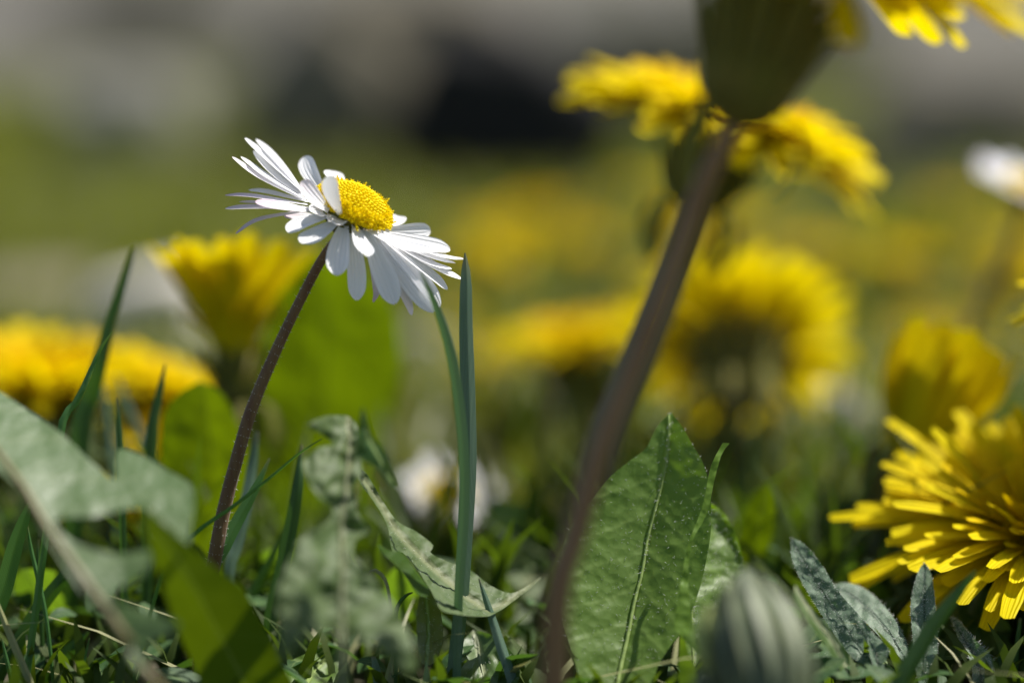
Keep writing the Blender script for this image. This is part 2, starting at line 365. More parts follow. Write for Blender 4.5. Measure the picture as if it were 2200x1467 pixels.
# ------------------------------------------------------------------ stones
def stone_mat(name, a, b):
    return solid_mat(name, a, b, 45, 0.85, 0.3, 0.6, 0.003)
STONE = [stone_mat('pale_stone', (0.17, 0.168, 0.128), (0.27, 0.262, 0.205)), stone_mat('beige_stone', (0.115, 0.10, 0.066), (0.20, 0.173, 0.118)),
         stone_mat('shade_black_stone', (0.008, 0.008, 0.007), (0.018, 0.017, 0.015)), stone_mat('grey_stone', (0.046, 0.046, 0.024), (0.088, 0.086, 0.048))]  # the near-black colour stands for shade between and under the stones
def rock(px, py, d, rx, ry, rz, mi, label, seed, rot=0.0, tilt=0.0, group=None):
    """a stone whose centre is seen at px,py from d cm; it rests on the ground below"""
    import bmesh
    c = W(px, py, d); bm = bmesh.new(); bmesh.ops.create_icosphere(bm, subdivisions=4, radius=1)
    cr, sr = math.cos(rot), math.sin(rot); ct, st = math.cos(tilt), math.sin(tilt)
    V = []
    for v in bm.verts:
        q = v.co.normalized(); s = Vector((seed * 3.1, seed * 1.7, 0))
        r = 1 + 0.26 * mnoise.noise(q * 1.3 + s) + 0.10 * mnoise.noise(q * 3.5 + s) + 0.03 * mnoise.noise(q * 9 + s)
        p = np.array([q.x * r, q.y * r, q.z * r])
        p = np.clip(p, -0.86, 0.86) * np.array([rx, ry, rz])
        x, z = p[0] * ct - p[2] * st, p[0] * st + p[2] * ct
        V.append((x * cr - p[1] * sr, x * sr + p[1] * cr, z))
    V = np.array(V)
    g = ground_z(c[0], c[1]); zc = max(c[2], g - V[:, 2].min() * 0.7)
    zc = min(zc, g - V[:, 2].min() - 0.15)
    V += np.array([c[0], c[1], zc]); F = [tuple(v.index for v in f.verts) for f in bm.faces]; bm.free()
    tag(mk('rock', V, F, STONE[mi], origin=(c[0], c[1], g)), label, 'stone', group)
def ground_d(py):
    q = W(1100, py, 1.0) - CAM; return CAM_H / -q[2]
def stone(px, top, bottom, width, mi, label, seed, rot=0.0, tilt=0.0, deep=0.8):
    """a stone seen between two heights of the photo; its foot gives its distance"""
    d = ground_d(bottom); k = K * d; h = (bottom - top) * k / 2; w = width * k / 2
    rock(px, (top + bottom) / 2, d + w * deep, w * 1.1, w * deep, h * 1.2, mi, label, seed, rot, tilt)
STONE.append(stone_mat('bright_limestone', (0.46, 0.42, 0.37), (0.62, 0.57, 0.51)))  # brightest stone colour, that of pale limestone
stone(270, 165, 385, 310, 0, 'pale grey rounded stone resting on the green turf, blurred far behind', 1, 0.2)
stone(690, 20, 400, 330, 1, 'broad beige stone leaning over toward the near-black shadow stone', 2, 0.1, -0.55, .6)
stone(1095, 70, 460, 520, 2, 'long near-black stone standing in for the shadowed gap between the grey stones', 4, 0.05, -0.45, .4)  # dark shadow patch built as a near-black stone
stone(1380, 20, 300, 420, 3, 'mossy grey stone behind the near-black shadow stone', 5, 0.2, -0.1)
stone(2070, 150, 400, 470, 1, 'long flat beige stone behind the white daisy with grey stem', 6, 0.05, 0, .5)
stone(1900, 320, 450, 330, 2, 'low near-black stone standing in for the shadow under the long flat beige stone', 14, 0.05, 0, .5)  # shade below the flat beige stone, put in as a near-black stone
stone(900, -80, 100, 420, 1, 'light brown stone in the back row behind the near-black shadow stone', 15, 0.2)
stone(1720, -60, 130, 420, 3, 'grey stone far behind the leaning dandelion stem', 7, 0.2)
stone(330, -70, 90, 460, 3, 'dull grey stone in the farthest row', 8, 0.3)
stone(330, 590, 800, 300, 4, 'pale pinkish stone showing between the two yellow dandelions', 9, 0.1, 0.2)
stone(60, 570, 730, 420, 1, 'low beige stone behind the flat wide dandelion', 10, 0.4)
stone(900, 690, 880, 150, 0, 'small pale pebble behind the tall grass blade', 11, 0.2)
stone(1250, 830, 1020, 150, 4, 'small beige pebble behind the leaning brown stem', 12, 0.5)
stone(1770, 840, 1020, 200, 4, 'sandy pebble under the drooping yellow dandelion', 13, 0.1)

# ------------------------------------------------------------------ blades of grass one can tell apart
def down_to_ground(P):
    p = P[-1].copy(); t = P[-1] - P[-2]; g = ground_z(p[0], p[1])
    if p[2] <= g: return P
    out = list(P); k = 0.35 * (p[2] - g) / (abs(t[2]) + 1e-6)
    out.append(np.array([p[0] + np.clip(t[0] * k, -.8, .8), p[1] + np.clip(t[1] * k, -.5, .5), g - 0.1]))
    return out
def blade(label, pts, widths, mat='blade', roll=0.0, fold=0.5, group='separate blades of grass', name='grass_blade', conv=None, n=26, twist=0.0):
    """pts: (x, y, distance); widths in photo pixels at each point, tip first"""
    P = []; hw = []
    for (p, w) in zip(pts, widths):
        x, y = (p[0], p[1]) if conv is None else conv(p[0], p[1])
        P.append(W(x, y, p[2])); hw.append(w * K * p[2] / 2)
    P2 = down_to_ground(P)
    if len(P2) > len(P): hw.append(hw[-1] * 0.9)
    seg = np.concatenate([[0], np.cumsum(np.linalg.norm(np.diff(np.array(P2), axis=0), axis=1))]); L = seg[-1]
    Q = smooth_pts(P2, n); ss = np.linspace(0, L, n); h = np.interp(ss, seg, hw)
    T = np.gradient(Q, axis=0); Wd = []
    for i in range(n):
        t = nrm(T[i]); pv = nrm(np.cross(t, FWD)); r = roll + twist * i / n
        Wd.append(nrm(math.cos(r) * pv + math.sin(r) * FWD))
    v = strip(Q, Wd, h, (-1, -.66, -.33, -.08, .08, .33, .66, 1), 0.0)
    V = np.array(v[0]); c = 8
    for i in range(n):                                      # keel along the middle
        t = nrm(T[i]); nn = np.cross(t, Wd[i])
        for k, u in enumerate((-1, -.66, -.33, -.08, .08, .33, .66, 1)): V[i * c + k] += nn * fold * h[i] * (1 - abs(u))
    b = Q[-1]
    return tag(mk(name, V, v[1], M[mat], origin=b, uvs=v[2]), label, 'grass', group)
blade('tall upright blue green grass blade standing right of the daisy petals', [(999, 543, 34), (1001, 600, 34), (1001, 700, 34), (1005, 850, 34), (1006, 1000, 34), (999, 1150, 34), (990, 1300, 34), (972, 1467, 34)], [3, 26, 30, 34, 37, 34, 31, 29], 'bladeblue', 0.25, 0.45)
blade('pale bent grass blade crossing in front of the lowest daisy petals', [(903, 582, 32.9), (922, 622, 32.9), (947, 685, 33), (972, 775, 33.1), (988, 880, 33.2), (998, 1000, 33.3), (996, 1130, 33.4), (985, 1290, 33.5)], [3, 12, 20, 24, 24, 24, 22, 20], 'bladeblue', -0.3, 0.3)
blade('dark grass blade with brown tip leaning over the wide dandelion', [(842, 100, 36.3), (810, 210, 36.3), (750, 390, 36.3), (690, 570, 36.3), (620, 850, 36.3), (560, 1050, 36.4), (500, 1320, 36.4)], [8, 16, 20, 24, 34, 40, 42], 'bladedark', 0.2, 0.3, conv=Z2)
blade('thin sharp grass blade leaning beside the dark blade', [(708, 622, 33.9), (640, 720, 33.9), (580, 850, 33.9), (520, 990, 33.8), (450, 1120, 33.8), (380, 1280, 33.7)], [3, 7, 10, 13, 15, 17], 'blade', 0.3, 0.5, conv=Z2)
blade('short pointed grass blade in front of the yellow dandelion', [(1040, 830, 35.6), (1015, 960, 35.6), (990, 1080, 35.6), (950, 1400, 35.6)], [4, 14, 20, 27], 'bladedark', 0.4, 0.4, conv=Z2)
blade('small dark pointed grass blade tip above the pale lobed leaf', [(733, 1035, 34.8), (742, 1120, 34.8), (750, 1220, 34.8), (758, 1350, 34.8), (770, 1700, 34.8)], [3, 9, 13, 15, 16], 'bladedark', 0.2, 0.5, conv=Z2)
blade('faint teal grass blade behind the small dark tip', [(630, 880, 37.5), (660, 1100, 37.5), (690, 1330, 37.5), (710, 1600, 37.5)], [4, 14, 18, 18], 'bladeblue', 0.6, 0.4, conv=Z2)
blade('pale leaning grass blade behind the two yellow dandelions', [(740, 900, 38), (800, 1080, 38), (900, 1320, 38), (960, 1600, 38)], [4, 16, 22, 22], 'bladeblue', 0.3, 0.4, conv=Z2)
blade('thin arching grass blade pointing toward the withered leaf top', [(692, 942, 33.8), (645, 972, 33.8), (575, 1030, 33.7), (500, 1088, 33.6), (420, 1145, 33.5), (350, 1230, 33.5)], [2, 5, 8, 10, 11, 10], 'blade', 0.6, 0.5)
blade('bright narrow upright grass blade beside the lobed leaf rib', [(170, 460, 34.2), (200, 640, 34.2), (250, 850, 34.2), (295, 1080, 34.2), (330, 1400, 34.2)], [3, 9, 11, 9, 8], 'blade', 0.4, 0.5, conv=Z3)
blade('short dark grass blade leaning on the bright narrow one', [(243, 560, 34.6), (240, 660, 34.6), (250, 800, 34.6), (262, 1100, 34.6)], [3, 9, 11, 11], 'bladedark', 0.4, 0.5, conv=Z3)
blade('broad ribbed grass blade cut by the picture edge', [(190, 330, 34.1), (150, 440, 34.1), (90, 620, 34.1), (30, 850, 34.1), (-60, 1150, 34.1)], [10, 24, 34, 38, 38], 'blade', 0.15, 0.35, conv=Z3)
blade('wide dark grass blade slanting under the lobed leaf', [(470, 700, 34.6), (400, 800, 34.6), (260, 980, 34.6), (120, 1200, 34.6), (-20, 1440, 34.5)], [20, 28, 32, 32, 32], 'bladedark', 0.3, 0.4, conv=Z3)
blade('pale shiny straw coloured grass blade in the bottom corner', [(-30, 930, 33.6), (20, 1060, 33.6), (90, 1230, 33.6), (150, 1370, 33.6), (200, 1500, 33.6)], [8, 13, 17, 17, 16], 'straw', 0.5, 0.5, conv=Z3)
blade('second bright narrow blade beside the pale straw blade', [(10, 1180, 34), (40, 1310, 34), (75, 1460, 34), (90, 1600, 34)], [3, 9, 11, 11], 'blade', 0.2, 0.5, conv=Z3)
blade('dark grass blade slanting down from the pink leaf rib', [(560, 1140, 34.7), (470, 1230, 34.7), (350, 1350, 34.7), (240, 1480, 34.7)], [6, 26, 34, 36], 'bladedark', 0.3, 0.4, conv=Z3)
blade('thin bright grass blade crossing the dark slanting blade', [(565, 1180, 34.3), (540, 1290, 34.3), (520, 1420, 34.3), (510, 1600, 34.3)], [2, 5, 6, 6], 'blade', 0.3, 0.5, conv=Z3)
blade('greyish blue broad blade just right of the daisy stem', [(1620, -120, 35.3), (1590, 100, 35.3), (1550, 350, 35.2), (1490, 600, 35.1), (1440, 800, 35)], [12, 24, 30, 30, 26], 'bladeblue', 0.5, 0.3, conv=Z3)
blade('yellow green leaning blade crossing the daisy stem', [(1700, 50, 34.4), (1600, 260, 34.3), (1500, 440, 34.2), (1420, 600, 34.1), (1330, 830, 34)], [5, 22, 30, 30, 28], 'blade', 0.5, 0.3, conv=Z3)
blade('dark upright blade beside the withered lobed leaf', [(1900, -40, 34.9), (1880, 200, 34.8), (1840, 450, 34.8), (1780, 750, 34.8), (1700, 1100, 34.8)], [5, 24, 30, 32, 30], 'bladedark', 0.2, 0.4, conv=Z3)
blade('dark leaning blade behind the small water bright spot', [(1800, 480, 35.6), (1720, 660, 35.6), (1620, 850, 35.6), (1520, 1100, 35.6)], [4, 16, 20, 20], 'bladedark', 0.3, 0.4, conv=Z3)
blade('short upright in-focus grass blade right of the tall blade', [(1115, 932, 33.8), (1140, 1010, 33.8), (1180, 1130, 33.8), (1230, 1290, 33.7), (1290, 1480, 33.6)], [3, 11, 18, 23, 24], 'bladeblue', 0.35, 0.45, conv=Z4)
blade('broad dark blade crossing in front of the hairy leaves', [(1140, 1005, 32.6), (1080, 1080, 32.6), (980, 1210, 32.5), (900, 1340, 32.4), (820, 1490, 32.3)], [6, 26, 44, 50, 50], 'bladedark', 0.5, 0.3, conv=Z6)
blade('thin dark blade behind the orange centred dandelion', [(700, 880, 37), (620, 960, 37), (540, 1060, 37), (480, 1200, 37)], [4, 14, 18, 18], 'bladedark', 0.3, 0.3, conv=Z6)
blade('small blade stub left of the hairy speckled leaves', [(1255, 1300, 34.6), (1240, 1380, 34.6), (1230, 1467, 34.6)], [6, 14, 16], 'bladedark', 0.4, 0.3, conv=Z6)
blade('thin green stalk at the foot of the deep yellow dandelion', [(1325, 1200, 34.5), (1310, 1320, 34.5), (1300, 1467, 34.5)], [8, 12, 14], 'blade', 0.4, 0.3, conv=Z6)
blade('greyish stalk standing on the pebble side of the broad leaf', [(575, 1330, 33.9), (590, 1400, 33.9), (600, 1480, 33.9)], [10, 20, 22], 'bladeblue', 0.4, 0.3, conv=Z4)

# ------------------------------------------------------------------ leaves read from their outline
def leaf(label, outline, rib, depth, mat, conv=None, step=9.0, fold=0.0, bumps=0.0, hairs=0, hair_len=0.07, hair_side=1, rib_hairs=0, wav=40.0, n_out=None, flaps=(), group=None, name='dandelion_leaf', cat='leaf', roots=True, ribw=7.0, edge_hairs=0, ribm=None, curl=0.0):
    """outline and rib in photo pixels; depth: control points (x, y, distance) for a smooth bent surface"""
    cv = (lambda x, y: (x, y)) if conv is None else conv
    bag = Bag(); mats = [M[mat], M['hair'], M[ribm] if ribm else M[mat]]
    O = np.array([cv(*p) for p in outline]); Rb = smooth_pts([cv(*p) for p in rib], 120)
    ctrl = [(*cv(p[0], p[1]), p[2]) for p in depth]
    A = np.array([[1, p[0] / 100, p[1] / 100] + ([p[0] * p[0] / 1e4, p[1] * p[1] / 1e4] if len(ctrl) >= 6 else []) for p in ctrl]); dd = np.array([p[2] for p in ctrl])
    coef = np.linalg.lstsq(A, dd, rcond=None)[0]
    cl = np.vstack([O, O[:1]]); per = np.linalg.norm(np.diff(cl, axis=0), axis=1).sum()
    S_ = smooth_pts(np.vstack([O, O[:1]]), n_out or max(24, int(per / step)))[:-1]
    S_ = S_ + np.array([[.7 * mnoise.noise(Vector((x * .05, y * .05, 7))), 0.7 * mnoise.noise(Vector((x * .05, y * .05, 9)))] for x, y in S_])
    lo, hi = S_.min(0), S_.max(0); pts = [Vector((float(x), float(y))) for x, y in S_]; no = len(pts)
    edges = [(i, (i + 1) % no) for i in range(no)]
    for j, y in enumerate(np.arange(lo[1], hi[1], step * .87)):
        for x in np.arange(lo[0], hi[0], step):
            q = np.array([x + (step / 2 if j % 2 else 0), y])
            if np.min(np.abs(S_ - q).max(1)) > step * .5: pts.append(Vector((float(q[0]), float(q[1]))))
    r = delaunay_2d_cdt(pts, edges, [], 1, 1e-4)
    pv, pf = r[0], [tuple(f) for f in r[2]]
    segd = np.diff(Rb, axis=0); cum = np.concatenate([[0], np.cumsum(np.linalg.norm(segd, axis=1))])
    V, UV = [], []
    for p in pv:
        q = np.array([p.x, p.y]); dist = np.linalg.norm(Rb - q, axis=1); k = int(dist.argmin()); k2 = min(k, len(segd) - 1)
        tvec = segd[k2] / (np.linalg.norm(segd[k2]) + 1e-9); rel = q - Rb[k]
        u = tvec[0] * rel[1] - tvec[1] * rel[0]
        base = [1, q[0] / 100, q[1] / 100] + ([q[0] ** 2 / 1e4, q[1] ** 2 / 1e4] if len(ctrl) >= 6 else [])
        d = float(np.dot(coef, base)) - fold * min(abs(u), 150) / 100
        ed = np.min(np.linalg.norm(S_ - q, axis=1))
        d += curl * math.exp(-ed / 14.0)
        d += bumps * (mnoise.noise(Vector((q[0] / wav, q[1] / wav, 1.3))) + 0.45 * mnoise.noise(Vector((q[0] / wav * 2.6, q[1] / wav * 2.6, 5))))
        V.append(W(q[0], q[1], d)); UV.append((u / 100, (cum[k] + float(np.dot(tvec, rel))) / 100))
    V = np.array(V); bag.add((list(V), pf, UV))
    # raised midrib
    def near(q):
        i = int(np.argmin([(a.x - q[0]) ** 2 + (a.y - q[1]) ** 2 for a in pv])); return V[i]
    if ribw > 0:
        RP = [near(q) for q in Rb[::12]]; rad = [ribw * .3 * K * FOCUS * .5, ribw * K * FOCUS * .5]
        tv = tube(np.array(RP) - FWD * 0.026, rad, 8, 24); bag.add((tv[0], tv[1], [(0.0, 0)] * len(tv[0])), 2)
    if hairs or rib_hairs or edge_hairs:
        ar = []; tri = []
        for f in pf:
            a, b, c = V[f[0]], V[f[1]], V[f[2]]; cr = np.cross(b - a, c - a); ar.append(np.linalg.norm(cr)); tri.append((a, b, c, nrm(cr)))
        ar = np.array(ar) / np.sum(ar); P, NN = [], []
        for i in rng.choice(len(tri), hairs, p=ar):
            a, b, c, nn = tri[i]; s, t = rng.random(2)
            if s + t > 1: s, t = 1 - s, 1 - t
            P.append(a + (b - a) * s + (c - a) * t); NN.append(nn if np.dot(nn, FWD) < 0 else -nn)
        hair_bag(bag, P, np.array(NN) if len(NN) else [], hair_len, 0.0016, 1, UP * -0.2)
        if rib_hairs:
            P = [near(Rb[i]) + rng.normal(0, .012, 3) - FWD * .02 for i in rng.integers(0, 120, rib_hairs)]
            hair_bag(bag, P, [nrm(-FWD + RIGHT * rng.choice([-1.5, 1.5])) for _ in P], hair_len * 1.3, 0.0026, 1)
        if edge_hairs:
            cen = V.mean(0); P = [near(S_[i]) for i in rng.integers(0, no, edge_hairs)]
            hair_bag(bag, P, [nrm(p - cen) for p in P], hair_len, 0.0022, 1)
    for (fo, fd, fm) in flaps:                             # turned-over margins
        FO = smooth_pts([cv(*p) for p in fo + [fo[0]]], 60)[:-1]; lo, hi = FO.min(0), FO.max(0)
        pts = [Vector((float(x), float(y))) for x, y in FO]; ed = [(i, (i + 1) % len(pts)) for i in range(len(pts))]
        for y in np.arange(lo[1], hi[1], 7):
            for x in np.arange(lo[0], hi[0], 7): pts.append(Vector((float(x) + .1, float(y) + .2)))
        r2 = delaunay_2d_cdt(pts, ed, [], 1, 1e-4); mats.append(M[fm])
        fx = np.array([(*cv(p[0], p[1]), p[2]) for p in fd]); co = np.linalg.lstsq(np.c_[np.ones(len(fx)), fx[:, :2] / 100], fx[:, 2], rcond=None)[0]
        VV = [W(p.x, p.y, float(co @ np.array([1, p.x / 100, p.y / 100])) + .04 * mnoise.noise(Vector((p.x / 30, p.y / 30, 2)))) for p in r2[0]]
        bag.add((VV, [tuple(f) for f in r2[2]], [(0.5, p.y / 100) for p in r2[0]]), len(mats) - 1)
    b = V[int(V[:, 2].argmin())].copy()
    if roots:                                              # leaf stalk down to the earth
        e = near(Rb[-1]); g = ground_z(e[0], e[1])
        if e[2] > g + .05:
            tt = nrm(near(Rb[-1]) - near(Rb[-18]))
            s = e + np.array([np.clip(tt[0], -.6, .6) * (e[2] - g) * .6, 0.0, -(e[2] - g) * .5]); q = np.array([s[0] + tt[0] * .2, s[1], g - .15])
            tv = tube([e - np.array([0, 0.01, 0]) - (s - e) * 0.1, s, q], [ribw * K * FOCUS * .55, .09, .11], 8, 12); bag.add((tv[0], tv[1], [(0.0, 0)] * len(tv[0])), 2); b = q
    return tag(bag.build(name, mats, origin=b), label, cat, group)

# the broad sharp leaf and its folded neighbour
leaf('broad upright sharp green dandelion leaf with hairy pale midrib',
     [(683, 62), (735, 130), (790, 225), (845, 320), (875, 420), (888, 530), (885, 700), (860, 850), (830, 970), (790, 1090), (735, 1200), (680, 1270), (620, 1365), (590, 1450), (540, 1620), (420, 1720), (300, 1700), (232, 1560), (205, 1440), (160, 1280), (118, 1140), (92, 980), (103, 830), (155, 665), (250, 540), (350, 410), (450, 325), (548, 250), (585, 180), (620, 120)],
     [(680, 75), (665, 220), (640, 380), (608, 530), (570, 690), (540, 840), (510, 960), (485, 1090), (455, 1220), (420, 1380), (380, 1560), (350, 1690)],
     [(683, 62, 34.65), (300, 500, 34.4), (880, 500, 34.25), (100, 950, 34.0), (520, 950, 33.95), (840, 950, 34.05), (200, 1440, 33.35), (600, 1440, 33.45), (400, 1700, 33.0)],
     'leaf', Z5, 7.0, 0.16, 0.022, 600, 0.04, 1, 130, 42, ribw=10, edge_hairs=25)
leaf('hairy dandelion leaf with folded bright margin beside the broad leaf',
     [(870, 530), (905, 545), (960, 590), (1010, 680), (1045, 780), (1060, 890), (1045, 1030), (1000, 1210), (930, 1380), (860, 1560), (760, 1640), (730, 1500), (735, 1300), (740, 1150), (745, 950), (790, 720)],
     [(800, 700), (790, 850), (785, 1000), (790, 1200), (800, 1400), (790, 1620)],
     [(870, 530, 35.1), (1050, 850, 34.9), (740, 1100, 34.2), (900, 1400, 33.8), (780, 1600, 33.4)],
     'leaf', Z5, 7.0, 0.0, 0.05, 650, 0.075, 1, 40, 34, ribw=4, curl=-.12,
     flaps=[([(985, 222), (955, 216), (935, 245), (885, 350), (845, 545), (772, 738), (738, 900), (715, 1050), (697, 1172), (740, 1230), (800, 1300), (838, 1312), (805, 1220), (785, 1100), (770, 900), (797, 720), (867, 590), (905, 420), (940, 290), (965, 245)],
             [(940, 240, 34.2), (985, 240, 34.0), (870, 580, 33.7), (740, 950, 33.4), (780, 950, 33.2), (700, 1170, 33.1), (835, 1310, 32.9)], 'leaffold'),
            ([(728, 1200), (745, 1190), (765, 1290), (800, 1380), (822, 1460), (830, 1560), (735, 1560), (722, 1400), (725, 1280)],
             [(728, 1200, 33.3), (800, 1400, 32.9), (735, 1550, 32.9), (770, 1300, 33.0)], 'leaffold')])
# pale lobed leaf close to the lens
leaf('large blurred pale grey green lobed leaf with pinkish rib close to the lens',
     [(-160, 735), (-60, 800), (40, 868), (131, 930), (190, 985), (245, 1028), (252, 968), (300, 975), (360, 1010), (414, 1048), (412, 1120), (396, 1180), (350, 1140), (300, 1092), (210, 1108), (122, 1116), (150, 1160), (210, 1182), (266, 1190), (320, 1182), (318, 1222), (280, 1252), (235, 1268), (250, 1290), (300, 1305), (384, 1338), (350, 1372), (312, 1388), (330, 1450), (310, 1460), (270, 1400), (225, 1335), (175, 1265), (125, 1190), (85, 1125), (55, 1065), (0, 1010), (-100, 940), (-180, 860)],
     [(-150, 790), (-60, 900), (20, 1000), (70, 1070), (110, 1145), (160, 1215), (215, 1290), (265, 1365), (318, 1450)],
     [(-160, 750, 33.0), (131, 930, 32.3), (60, 1060, 31.0), (410, 1080, 31.5), (260, 1190, 31.0), (310, 1440, 30.1)],
     'leafpale', None, 9.0, 0.1, 0.04, 0, ribw=20, wav=90, ribm='straw')
leaf('yellow green sunlit leaf glowing from behind under the pale lobed leaf',
     [(305, 1080), (360, 1130), (410, 1174), (470, 1222), (520, 1262), (545, 1300), (590, 1390), (635, 1490), (670, 1600), (650, 1680), (520, 1700), (445, 1600), (430, 1470), (378, 1345), (342, 1235), (318, 1160)],
     [(318, 1110), (400, 1230), (470, 1360), (540, 1500), (590, 1680)],
     [(313, 1100, 30.2), (340, 1230, 30.8), (520, 1265, 31.6), (440, 1470, 31.9), (620, 1470, 32.6)],
     'leafbright', None, 9.0, -0.06, 0.015, ribw=0, wav=120)
# the withered jagged leaf
leaf('blurred jagged grey green leaf standing upright left of the tall grass blade',
     [(440, 100), (330, 105), (240, 150), (300, 190), (370, 245), (290, 270), (215, 340), (240, 430), (300, 520), (370, 580), (330, 650), (200, 740), (140, 860), (95, 1000), (90, 1180), (110, 1350), (170, 1330), (230, 1200), (300, 1220), (370, 1180), (400, 1260), (385, 1467), (385, 1600), (440, 1600), (445, 1467), (455, 1260), (560, 1260), (640, 1330), (720, 1410), (800, 1385), (765, 1230), (695, 1090), (605, 960), (520, 870), (470, 800), (490, 730), (560, 690), (500, 600), (480, 470), (520, 380), (500, 270), (490, 150)],
     [(450, 110), (455, 300), (440, 480), (415, 650), (420, 900), (415, 1200), (412, 1590)],
     [(440, 100, 32.9), (220, 340, 32.2), (500, 400, 32.4), (95, 1100, 30.6), (415, 900, 31.5), (780, 1350, 31.2), (412, 1590, 30.1)],
     'leafdull', Z4, 8.0, 0.12, 0.20, ribw=11, wav=62)
leaf('dark shrivelled leaf tip hanging beside the jagged leaf top',
     [(522, 50), (545, 120), (570, 200), (620, 270), (650, 340), (690, 460), (660, 455), (600, 370), (520, 330), (490, 290), (500, 150)],
     [(525, 70), (550, 200), (600, 300), (680, 450)], [(522, 50, 31.9), (690, 460, 32.6), (490, 290, 32.0), (600, 300, 32.4)], 'leafdark', Z4, 8.0, 0.1, 0.1, ribw=0, roots=False)
leaf('twisted pale leaf lying behind the tall grass blade with purple edge',
     [(488, 368), (540, 395), (620, 530), (700, 640), (790, 690), (880, 762), (868, 800), (940, 838), (1070, 890), (1170, 965), (1290, 1005), (1435, 925), (1340, 1010), (1190, 1115), (1080, 1125), (985, 1112), (920, 1090), (872, 1000), (795, 880), (725, 800), (672, 790), (645, 660), (570, 530), (505, 440)],
     [(495, 380), (600, 530), (690, 680), (800, 800), (940, 930), (1080, 1040), (1200, 1080), (1420, 935)],
     [(490, 370, 33.6), (640, 660, 33.8), (880, 760, 34.6), (920, 1090, 33.4), (1080, 890, 34.6), (1190, 1110, 33.7), (1435, 925, 34.8)],
     'leafdull', Z4, 7.0, 0.2, 0.12, 150, 0.03, 1, 20, 30, ribw=0, roots=False,
     flaps=[([(598, 755), (660, 790), (722, 800), (790, 890), (860, 985), (850, 1025), (800, 1010), (750, 940), (690, 865), (620, 800)], [(598, 755, 33.0), (722, 800, 33.3), (860, 985, 33.3), (800, 1010, 33.1)], 'leafbright')])
leaf('small olive ribbed seedling leaf at the foot of the tall grass blade',
     [(836, 985), (870, 1005), (908, 1070), (930, 1170), (925, 1270), (895, 1350), (850, 1378), (815, 1350), (800, 1250), (798, 1120), (812, 1030)],
     [(838, 990), (850, 1090), (855, 1200), (850, 1300), (845, 1370)], [(836, 985, 33.75), (930, 1180, 34.0), (798, 1150, 33.8), (850, 1370, 33.5)], 'leaffade', Z4, 6.0, -0.35, 0.03, 60, 0.03, 1, 10, 30, ribw=3, name='seedling_leaf')
blade('hooked dark bristly leaf tip left of the olive seedling leaf', [(545, 915, 33.9), (575, 888, 33.8), (615, 910, 33.8), (645, 965, 33.8), (662, 1060, 33.8), (670, 1200, 33.8)], [3, 8, 9, 8, 7, 7], 'straw', 0.4, 0.6, None, 'curled_leaf_tip', Z4)
blade('short hooked dark leaf tip touching the olive seedling leaf', [(776, 1004, 33.9), (740, 1020, 33.8), (705, 1065, 33.8), (690, 1130, 33.8), (690, 1250, 33.8)], [3, 8, 10, 10, 9], 'bladedark', 0.4, 0.6, None, 'curled_leaf_tip', Z4)
leaf('rounded pale leaf with reddish edge at the bottom near the tall blade',
     [(1085, 1195), (1040, 1245), (1008, 1340), (998, 1450), (1020, 1560), (1150, 1600), (1270, 1540), (1325, 1400), (1270, 1295), (1180, 1220)],
     [(1090, 1200), (1120, 1320), (1140, 1450), (1150, 1590)], [(1085, 1195, 34.7), (1000, 1450, 34.0), (1325, 1400, 33.9), (1150, 1590, 33.3)], 'leafpale', Z4, 7.0, 0.2, 0.12, 120, 0.03, ribw=5, curl=-.1)
leaf('low dark green leaf with brown edge near the bottom', [(150, 1350), (250, 1310), (390, 1265), (400, 1400), (380, 1560), (150, 1600), (60, 1500)], [(390, 1290), (280, 1400), (180, 1560)], [(150, 1350, 34.2), (390, 1265, 34.9), (380, 1560, 34), (100, 1550, 33.8)], 'leaf', Z4, 9, .1, .1, ribw=4)
# backlit leaves behind
leaf('big glowing bright green leaf standing behind the daisy stem',
     [(672, 545), (740, 560), (800, 600), (845, 660), (862, 750), (852, 860), (815, 950), (760, 1020), (700, 1100), (650, 1200), (590, 1200), (560, 1050), (552, 900), (560, 780), (580, 680), (620, 590)],
     [(680, 555), (700, 680), (700, 800), (680, 920), (650, 1040), (620, 1190)],
     [(672, 545, 40.2), (860, 750, 41.2), (555, 850, 40.8), (700, 800, 41.3), (620, 1190, 43.2)], 'leafbright', None, 10, 0.15, 0.12, ribw=6, wav=80)
leaf('second bright green leaf low between the daisy stem and the yellow cup dandelion',
     [(430, 818), (480, 850), (520, 930), (540, 1020), (520, 1120), (470, 1250), (400, 1240), (370, 1120), (345, 1000), (350, 900), (385, 845)],
     [(432, 822), (450, 950), (455, 1080), (440, 1240)], [(430, 818, 37.0), (540, 1020, 38.4), (345, 1000, 37.6), (440, 1240, 39.4)], 'leafbright', None, 10, 0.15, 0.1, ribw=6, wav=80)
leaf('narrow yellow green leaf strip leaning behind the daisy stem foot',
     [(520, 960), (505, 1040), (480, 1110), (455, 1180), (430, 1300), (380, 1320), (390, 1230), (430, 1120), (470, 1030)], [(515, 970), (480, 1060), (440, 1170), (405, 1310)],
     [(520, 960, 35.6), (430, 1300, 37), (390, 1230, 36.6), (480, 1080, 36.2)], 'leafbright', None, 10, .1, .05, ribw=0)
leaf('small dark green oval leaf behind the hairy folded leaf',
     [(1650, 1030), (1665, 1075), (1662, 1140), (1645, 1200), (1620, 1260), (1590, 1300), (1580, 1230), (1590, 1150), (1612, 1080)], [(1648, 1035), (1630, 1130), (1600, 1290)],
     [(1650, 1030, 36.2), (1662, 1140, 36.8), (1590, 1150, 36.5), (1590, 1300, 37.4)], 'leafbright', None, 9, .2, .05, ribw=3)
